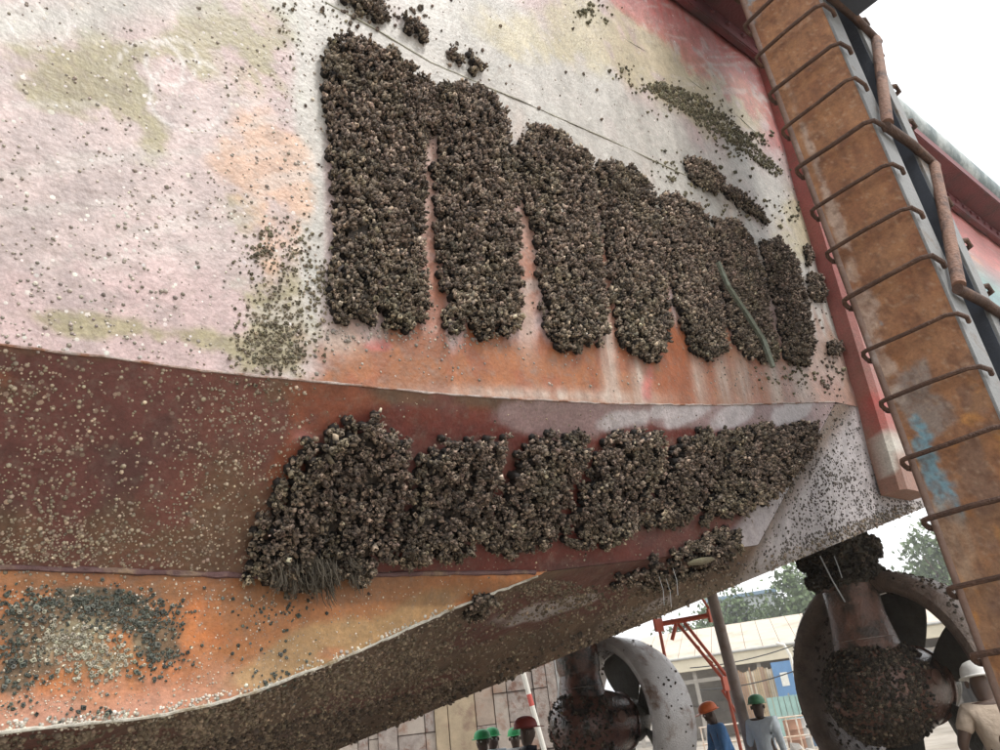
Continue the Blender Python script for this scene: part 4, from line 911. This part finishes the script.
# rubble pile
rub = thing('rubble_pile', 'heap of pale broken stones beside the near thruster', 'rubble heap', tuple(PT(803, 745, 17)*1.0)); rub.location.z = 0
mrk = [mat('rubble_tan', (.46, .39, .30), .9, .3, 6, bump=.5), mat('rubble_grey', (.38, .36, .33), .9, .3, 6, bump=.5)]
base = MB(); base.lathe([(1.9, 0), (1.5, .25), (.8, .5), (.2, .62)], 18); base.v = [(v[0]+random.uniform(-.15, .15), v[1]+random.uniform(-.15, .15), v[2]+random.uniform(0, .08)) for v in base.v]; base.build('heap', mrk[0], rub)
stone_meshes = []
for k in range(6):
    bm = bmesh.new(); bmesh.ops.create_icosphere(bm, subdivisions=1, radius=.16)
    for v in bm.verts: v.co *= random.uniform(.75, 1.2); v.co.z *= .75
    me = bpy.data.meshes.new('stone'); bm.to_mesh(me); bm.free(); me.materials.append(mrk[k % 2]); stone_meshes.append(me)
for i in range(120):
    r_ = 1.8*math.sqrt(random.random()); a2 = random.uniform(0, 6.28); s = random.uniform(.5, 1.3)
    o = bpy.data.objects.new('stone', random.choice(stone_meshes)); COL.objects.link(o); o.parent = rub
    o.location = (r_*math.cos(a2), r_*math.sin(a2), .62*(1-r_/1.9)+.05); o.scale = (s, s, s); o.rotation_euler = (random.random()*3, random.random()*3, random.random()*3)
# hose over the rubble
hz = thing('hose', 'thin pale hose looped over the ground near the rubble heap', 'hose', (0, 0, 0)); p0 = PT(780, 735, 20); hz.location = (p0.x, p0.y, 0)
MB().tube([(math.cos(t)*1.1+.3*t, math.sin(t*1.3)*.8, .05+.25*abs(math.sin(t*.7))) for t in np.linspace(0, 7, 40)], .03, 6).build('tube', mw, hz, smooth=True)
mcab = mat('black_cable', (.03, .03, .03), .6, .2, 5, bump=0)
for (a, b, D, lab) in [((690, 668), (830, 630), 33, 'black cable sagging across the front of the shed roof'), ((700, 690), (830, 655), 31, 'black cable sagging lower under the shed fascia')]:
    A, Bv = PT(*a, D), PT(*b, D); cb = thing('cable', lab, 'cable', tuple(A), 0, 'cables across the yard')
    MB().tube([tuple((Bv-A)*t+Vector((0, 0, -1.0*t*(1-t)))) for t in np.linspace(0, 1, 14)], .022, 5).build('wire', mcab, cb)
mdr = [mat('drum_rust', (.30, .16, .10), .7, .3, 4), mat('drum_blue', (.12, .2, .32), .6, .3, 4), mat('drum_grey', (.36, .35, .33), .7, .3, 4)]
for (px_, D, k, lab) in [(790, 29, 0, 'rusty steel drum standing left of the other drums by the teal fence'), (797, 29.5, 2, 'grey steel drum between the rusty and the blue drum'), (805, 30, 1, 'blue steel drum nearest the near thruster nozzle')]:
    p = at(px_, 715, D); dr = thing('steel_drum', lab, 'drum', (p[0], p[1], 0), 0, 'steel drums by the teal fence')
    MB().lathe([(.28, 0), (.29, .02), (.285, .28), (.30, .30), (.285, .32), (.285, .58), (.30, .60), (.285, .62), (.285, .87), (.29, .89)], 18).build('shell', mdr[k], dr, smooth=True)
    MB().lathe([(.27, .892), (.27, .90), (.0, .902)], 18).build('lid', mdr[k], dr)
# white building, cream building and trees far off
def house(p, rz, w, d, h_, label, colr, roofc, nw=4, nf=2):
    b = thing('house', label, 'house', p, rz)
    MB().box((-w/2, -d/2, 0), (w/2, d/2, h_)).build('wall', mat('wall_paint_'+roofc[0], colr, .8, .12, .5), b)
    rf = MB().box((-w/2-.3, -d/2-.3, h_+.004), (w/2+.3, d/2+.3, h_+.35)).build('roof', mat('roof_'+roofc[0], roofc[1], .7, .2, .5), b)
    gl = mat('window_glass_'+roofc[0], (.10, .14, .18), .2, .2, 1, bump=0); mf = mat('window_frame_'+roofc[0], (.6, .6, .58), .6, .1, 2)
    for s in range(nf):
        for i in range(nw):
            xx = -w/2+w*(i+.5)/nw; zz_ = h_*(s+.35)/nf; ww_, hh_ = w/nw*.28, h_/nf*.22
            f_ = MB().box((xx-ww_, -d/2-.06, zz_-hh_), (xx+ww_, -d/2-.004, zz_+hh_)).build('window', mf, b)
            MB().box((xx-ww_*.85, -d/2-.09, zz_-hh_*.85), (xx+ww_*.85, -d/2-.062, zz_+hh_*.85)).build('pane', gl, f_)
p = at(752, 640, 88); house((p[0], p[1], 0), math.radians(-57), 6.5, 8, 11.2, 'white flat roofed building among trees beyond the shed', (.74, .76, .78), ('blue', (.25, .36, .48)), 3, 3)
p = at(968, 600, 60); house((p[0], p[1], 0), math.radians(-68), 15, 8, 5.6, 'cream low building seen through the near thruster and column', (.72, .68, .56), ('tan', (.5, .42, .34)), 6, 1)
leafm = [mat('leaf_green', (.075, .12, .045), .6, .4, .3, bump=0), mat('leaf_pale', (.10, .15, .055), .6, .4, .3, bump=0)]
bark = mat('bark', (.12, .09, .065), .9, .3, 3, bump=.4)
def tree(p, h_, rad, label, m):
    t = thing('tree', label, 'tree', (p[0], p[1], 0), random.uniform(0, 6), 'trees beyond the yard')
    tr = MB().tube([(0, 0, 0), (.1, .05, h_*.25), (0, .1, h_*.5), (.05, 0, h_*.8)], [rad*.09, rad*.075, rad*.055, rad*.02], 8)
    for k in range(6):
        a2 = k*1.05; tr.tube([(0, .05, h_*(.35+.05*k)), (rad*.35*math.cos(a2), rad*.35*math.sin(a2), h_*(.5+.05*k)), (rad*.7*math.cos(a2), rad*.7*math.sin(a2), h_*(.6+.05*k))], [rad*.04, rad*.03, rad*.01], 6)
    tr.build('trunk', bark, t, smooth=True)
    n = 4600; cl = rng.normal(0, 1, (26, 3)); cl /= np.linalg.norm(cl, axis=1, keepdims=True); cl *= rng.uniform(.35, .85, (26, 1)); which = rng.integers(0, 26, n)
    off = rng.normal(0, .16, (n, 3)); P = (cl[which]+off)*np.array([rad, rad, h_*.36])+np.array([0, 0, h_*.64])
    d = rng.normal(0, 1, (n, 3)); d /= np.linalg.norm(d, axis=1, keepdims=True); e1 = np.cross(d, rng.normal(0, 1, (n, 3))); e1 /= np.linalg.norm(e1, axis=1, keepdims=True); e2 = np.cross(d, e1)
    s = rng.uniform(.14, .34, (n, 1))*rad*.24
    V = np.stack([P-e1*s, P+e2*s*.6, P+e1*s, P-e2*s*.6], 1).reshape(-1, 3); Fc = np.arange(n*4).reshape(-1, 4)
    link('crown', np_mesh('crown', V, Fc), m, t)
for px_, py_, D, h_, r_, lab, m in [(703, 640, 75, 9.5, 4, 'dark green tree left of the white building above the shed roof', 0), (722, 610, 84, 12.5, 4.2, 'tall tree just left of the white building', 1), (796, 590, 82, 12.8, 4.6, 'green tree right of the white building by the near thruster', 1), (776, 605, 95, 11.5, 4.5, 'tree close behind the right side of the white building', 0), (690, 650, 95, 10, 5, 'wide tree furthest left beyond the shed', 0), (938, 560, 90, 15.5, 5, 'tree seen through the gap between near thruster and column', 1), (665, 655, 70, 7.5, 3.5, 'low tree seen past the far thruster nozzle', 1), (845, 600, 100, 12, 5, 'tree hidden mostly behind the near thruster', 0)]:
    p = at(px_, py_, D); tree(p, h_, r_, lab, leafm[m])

# ------------------------------------------------------------------ people
Mskin = mat('dark_skin', (.085, .048, .032), .5, .15, 20, bump=.1)
def skin_mesh(name, joints, edges, m, parent, root=0, lvl=2):
    me = bpy.data.meshes.new(name); me.from_pydata([j[:3] for j in joints], edges, [])
    o = link(name, me, m, parent)
    sk_ = o.modifiers.new('skin', 'SKIN'); sk_.use_smooth_shade = True
    d = me.skin_vertices[0].data
    for i, j in enumerate(joints):
        d[i].radius = (j[3], j[4] if len(j) > 4 else j[3]); d[i].use_root = (i == root)
    sb = o.modifiers.new('subdiv', 'SUBSURF'); sb.levels = lvl; sb.render_levels = lvl
    return o
def person(loc, az, label, helmet, shirt, trousers, arms, lean=0.0, turn=0.0, long_sleeves=True, h_=1.0, hair=None, coat=False, group=None):
    t = thing('person', label, 'person', loc, az, group); t.scale = (h_,)*3
    ls = lean
    def B_(x, y, z):       # bend the upper body forward about the hip
        if z > .95: dz = z-.95; return (x+dz*math.sin(ls), y, .95+dz*math.cos(ls)+0*x)
        return (x, y, z)
    J, E_ = [], []
    def add(p, r, par=None, r2=None):
        J.append((*p, r, r2 if r2 else r)); i = len(J)-1
        if par is not None: E_.append((par, i))
        return i
    pel = add(B_(0, 0, .95), .125); sp1 = add(B_(0, 0, 1.15), .115, pel); ch = add(B_(0, 0, 1.34), .125, sp1); nk = add(B_(0, 0, 1.46), .058, ch)
    hd0 = add(B_(.018, 0, 1.53), .082, nk); hd1 = add(B_(.02, 0, 1.625), .106, hd0); hd2 = add(B_(.012, 0, 1.70), .080, hd1)
    nose = add(B_(.122, 0, 1.59), .011, hd1)
    arm_j = []
    for s in (1, -1):
        sh_ = add(B_(0, s*.175, 1.40), .070, ch); el = add(arms[s][0], .042, sh_); wr = add(arms[s][1], .027, el); pm_d = Vector(arms[s][1])-Vector(arms[s][0]); pm_d.normalize()
        pm = add(tuple(Vector(arms[s][1])+pm_d*.07), .030, wr, .016); arm_j.append((sh_, el, wr))
        sidev = pm_d.cross(Vector((1, 0, 0.01))).normalized()
        for k, ln_ in enumerate((.062, .072, .068, .052)):
            b0_ = Vector(arms[s][1])+pm_d*.095+sidev*(k-1.5)*.019; m0 = add(tuple(b0_), .0088, pm); m1 = add(tuple(b0_+pm_d*ln_*.55+Vector((.008, 0, -.006))), .0082, m0); add(tuple(b0_+pm_d*ln_*.9+Vector((.026, 0, -.016))), .007, m1)
        th = add(tuple(Vector(arms[s][1])+pm_d*.045-sidev*.036), .0095, pm); add(tuple(Vector(arms[s][1])+pm_d*.085-sidev*.052+Vector((.012, 0, 0))), .0085, th)
    leg_j = []
    for s in (1, -1):
        hp = add((0, s*.09, .88), .092, pel); kn = add((.025, s*.10, .49), .058, hp); ak = add((-.005, s*.105, .09), .040, kn); to = add((.13, s*.12, .035), .036, ak); leg_j.append((hp, kn, ak))
    body = skin_mesh('body', J, E_, Mskin, t)
    # clothes
    c, ce = [], []
    def cj(i, g_, dz=0, rr=None):
        q_ = J[i]; c.append((q_[0], q_[1], q_[2]+dz, (rr or q_[3])+g_)); return len(c)-1
    if coat: c0 = [(0, 0, .55, .20), (0, 0, .8, .175)]; c += c0; ce.append((0, 1)); a_i = cj(pel, .03); ce.append((1, a_i))
    else: a_i = cj(pel, .022)
    b_i = cj(sp1, .022); c_i = cj(ch, .022); ce += [(a_i, b_i), (b_i, c_i)]
    n_i = cj(nk, .026, .005); ce.append((c_i, n_i))
    for (s0, e0, w0), s in zip(arm_j, (1, -1)):
        si = cj(s0, .016); ei = cj(e0, .014); ce += [(c_i, si)]
        if long_sleeves: ce.append((si, ei)); wi = cj(w0, .016); ce.append((ei, wi))
        else:
            sv0, ev0 = np.array(J[s0][:3]), np.array(J[e0][:3]); mv = sv0*.35+ev0*.65; c[ei] = (*mv, .068); ce.append((si, ei))
    skin_mesh('shirt', c, ce, shirt, t, root=a_i)
    c2, e2_ = [], []
    q_ = J[pel]; c2.append((*q_[:3], .140))
    for (hp, kn, ak) in leg_j:
        k0 = len(c2)
        for i_, gg in ((hp, .014), (kn, .022), (ak, .026)): q_ = J[i_]; c2.append((q_[0], q_[1], q_[2]+(.03 if i_ == ak else 0), q_[3]+gg))
        e2_ += [(0, k0), (k0, k0+1), (k0+1, k0+2)]
    skin_mesh('trousers', c2, e2_, trousers, t)
    for s in (1, -1):
        MB().add([(-.07, s*.105-.045, 0), (.19, s*.12-.05, 0), (.19, s*.12+.05, 0), (-.07, s*.105+.045, 0), (-.07, s*.105-.042, .11), (.16, s*.12-.042, .065), (.16, s*.12+.042, .065), (-.07, s*.105+.042, .11)], [(3, 2, 1, 0), (4, 5, 6, 7), (0, 1, 5, 4), (1, 2, 6, 5), (2, 3, 7, 6), (3, 0, 4, 7)]).build('boot', MATS['boot_leather'], t, bevel=.015)
    # face
    hc = Vector(B_(.02, 0, 1.615)); Rl = Matrix.Rotation(ls, 4, 'Y')
    for s in (1, -1):
        MB().lathe([(.001, .013), (.011, .008), (.013, 0), (.011, -.008), (.001, -.013)], 8, Matrix.Translation(hc+Rl @ Vector((.090, s*.032, .0)))).build('eye', MATS['eye_white'], t, smooth=True)
        MB().lathe([(.001, .03), (.014, .022), (.018, 0), (.012, -.025), (.001, -.03)], 8, Matrix.Translation(hc+Rl @ Vector((0, s*.096, -.01)))).build('ear', Mskin, t, smooth=True)
    MB().box((-.004, -.024, -.005), (.008, .024, .005), Matrix.Translation(hc+Rl @ Vector((.086, 0, -.065)))).build('mouth', MATS['lip'], t, bevel=.003)
    # helmet: dome, brim, peak
    Hm = Matrix.Translation(Vector(B_(.015, 0, 1.665))) @ Rl @ Matrix.Diagonal((1.12, .94, 1, 1))
    hm = MB(); hm.lathe([(.128, -.012), (.150, -.016), (.150, -.010), (.128, 0), (.126, .03), (.112, .072), (.080, .103), (.035, .118), (.002, .120)], 24, Hm)
    hm.add([Hm @ Vector(v) for v in [(.11, -.09, -.008), (.19, -.055, -.018), (.205, 0, -.020), (.19, .055, -.018), (.11, .09, -.008), (.11, -.09, -.001), (.19, -.055, -.011), (.205, 0, -.013), (.19, .055, -.011), (.11, .09, -.001)]], [(4, 3, 2, 1, 0), (5, 6, 7, 8, 9), (0, 1, 6, 5), (1, 2, 7, 6), (2, 3, 8, 7), (3, 4, 9, 8)])
    hm.build('helmet', helmet, t, smooth=True)
    return t
mat('boot_leather', (.03, .025, .02), .6, .3, 10); mat('eye_white', (.5, .48, .45), .3, .3, 30, bump=0); mat('lip', (.10, .04, .035), .5, .1, 10, bump=0)
hg = mat('green_helmet', (.03, .36, .12), .5, .2, 9, bump=.1); hdg = mat('dark_green_helmet', (.06, .22, .10), .5, .2, 9, bump=.1); hmr = mat('maroon_helmet', (.26, .035, .025), .5, .2, 9, bump=.1); hor = mat('orange_helmet', (.72, .16, .04), .5, .2, 9, bump=.1); hw = mat('white_helmet', (.78, .77, .74), .5, .14, 9, bump=.1)
shb = mat('bright_blue_cloth', (.16, .38, .68), .85, .12, 8, bump=.9, bscale=14); shl = mat('pale_blue_cloth', (.66, .74, .80), .85, .12, 8, bump=.9, bscale=14); shn = mat('dark_navy_cloth', (.018, .02, .035), .85, .2, 8, bump=.9, bscale=14); shd = mat('mid_blue_cloth', (.10, .24, .50), .85, .15, 8, bump=.9, bscale=14); she = mat('beige_cloth', (.46, .37, .29), .85, .14, 8, bump=1.0, bscale=13); trn = mat('navy_trousers', (.04, .06, .12), .85, .15, 8, bump=.9, bscale=14); trk = mat('khaki_trousers', (.25, .20, .15), .85, .15, 8, bump=.9, bscale=14); shg = mat('grey_cloth', (.5, .5, .5), .85, .15, 8, bump=.3)
hang = {1: ((-.02, .23, 1.13), (.06, .24, .90)), -1: ((-.02, -.23, 1.13), (.06, -.24, .90))}
def place(px, py_top, D, **kw):
    """stand a person so that the top of the helmet is seen where the place has it"""
    p = at(px, py_top, D); h_ = p[2]/1.785
    return (p[0], p[1], 0), h_
for px_, py_, D, az, lab, he, shc, tr in [
 (482, 729, 12.0, 200, 'man in a green helmet and blue shirt, left of the two standing close together', hg, shb, trn),
 (491, 727, 12.8, 250, 'man in a green helmet standing close behind the other green helmet', hg, shl, trn),
 (514, 727, 13.4, 220, 'man in a green helmet mostly hidden behind the maroon helmet', hg, shg, trk),
 (523, 716, 9.8, 330, 'man in a maroon helmet and dark jacket before the sheet wall', hmr, shn, trn),
]:
    loc, hh = place(px_, py_, D); person(loc, math.radians(az), lab, he, shc, tr, hang, h_=hh)
loc, hh = place(717, 700, 12.0)
person(loc, math.radians(150), 'man in an orange helmet bending in blue overalls left of the leaning prop', hor, shd, trn, {1: ((.15, .24, 1.1), (.38, .2, 1.0)), -1: ((.15, -.24, 1.1), (.38, -.2, 1.0))}, lean=.22, h_=hh*1.01)
loc, hh = place(754, 694, 12.2)
person(loc, math.radians(15), 'man in a green helmet and long pale blue coat right of the leaning prop', hdg, shl, trn, hang, h_=hh, coat=True)
loc, hh = place(974, 659, 7.5)
person(loc, math.radians(34), 'man in a white helmet and beige shirt seen from behind by the near thruster', hw, she, trk, {1: ((.02, .30, 1.16), (.26, .17, 1.0)), -1: ((.05, -.27, 1.15), (.25, -.16, 1.02))}, lean=.12, long_sleeves=False, h_=hh)

# ------------------------------------------------------------------ thin haze box added to imitate lens bloom over the yard
mh = bpy.data.materials.new('bloom_veil_air'); mh.use_nodes = True; ht = mh.node_tree; ht.nodes.remove(ht.nodes['Principled BSDF'])
pv = ht.nodes.new('ShaderNodeVolumePrincipled'); pv.inputs['Color'].default_value = (.95, .96, .97, 1); pv.inputs['Density'].default_value = 0.0016
ht.links.new(pv.outputs[0], ht.nodes['Material Output'].inputs['Volume'])
hb = MB().box((-1520, -1520, -1), (1520, 1520, 26)).build('bloom_veil', mh); tag(hb, kind='stuff')
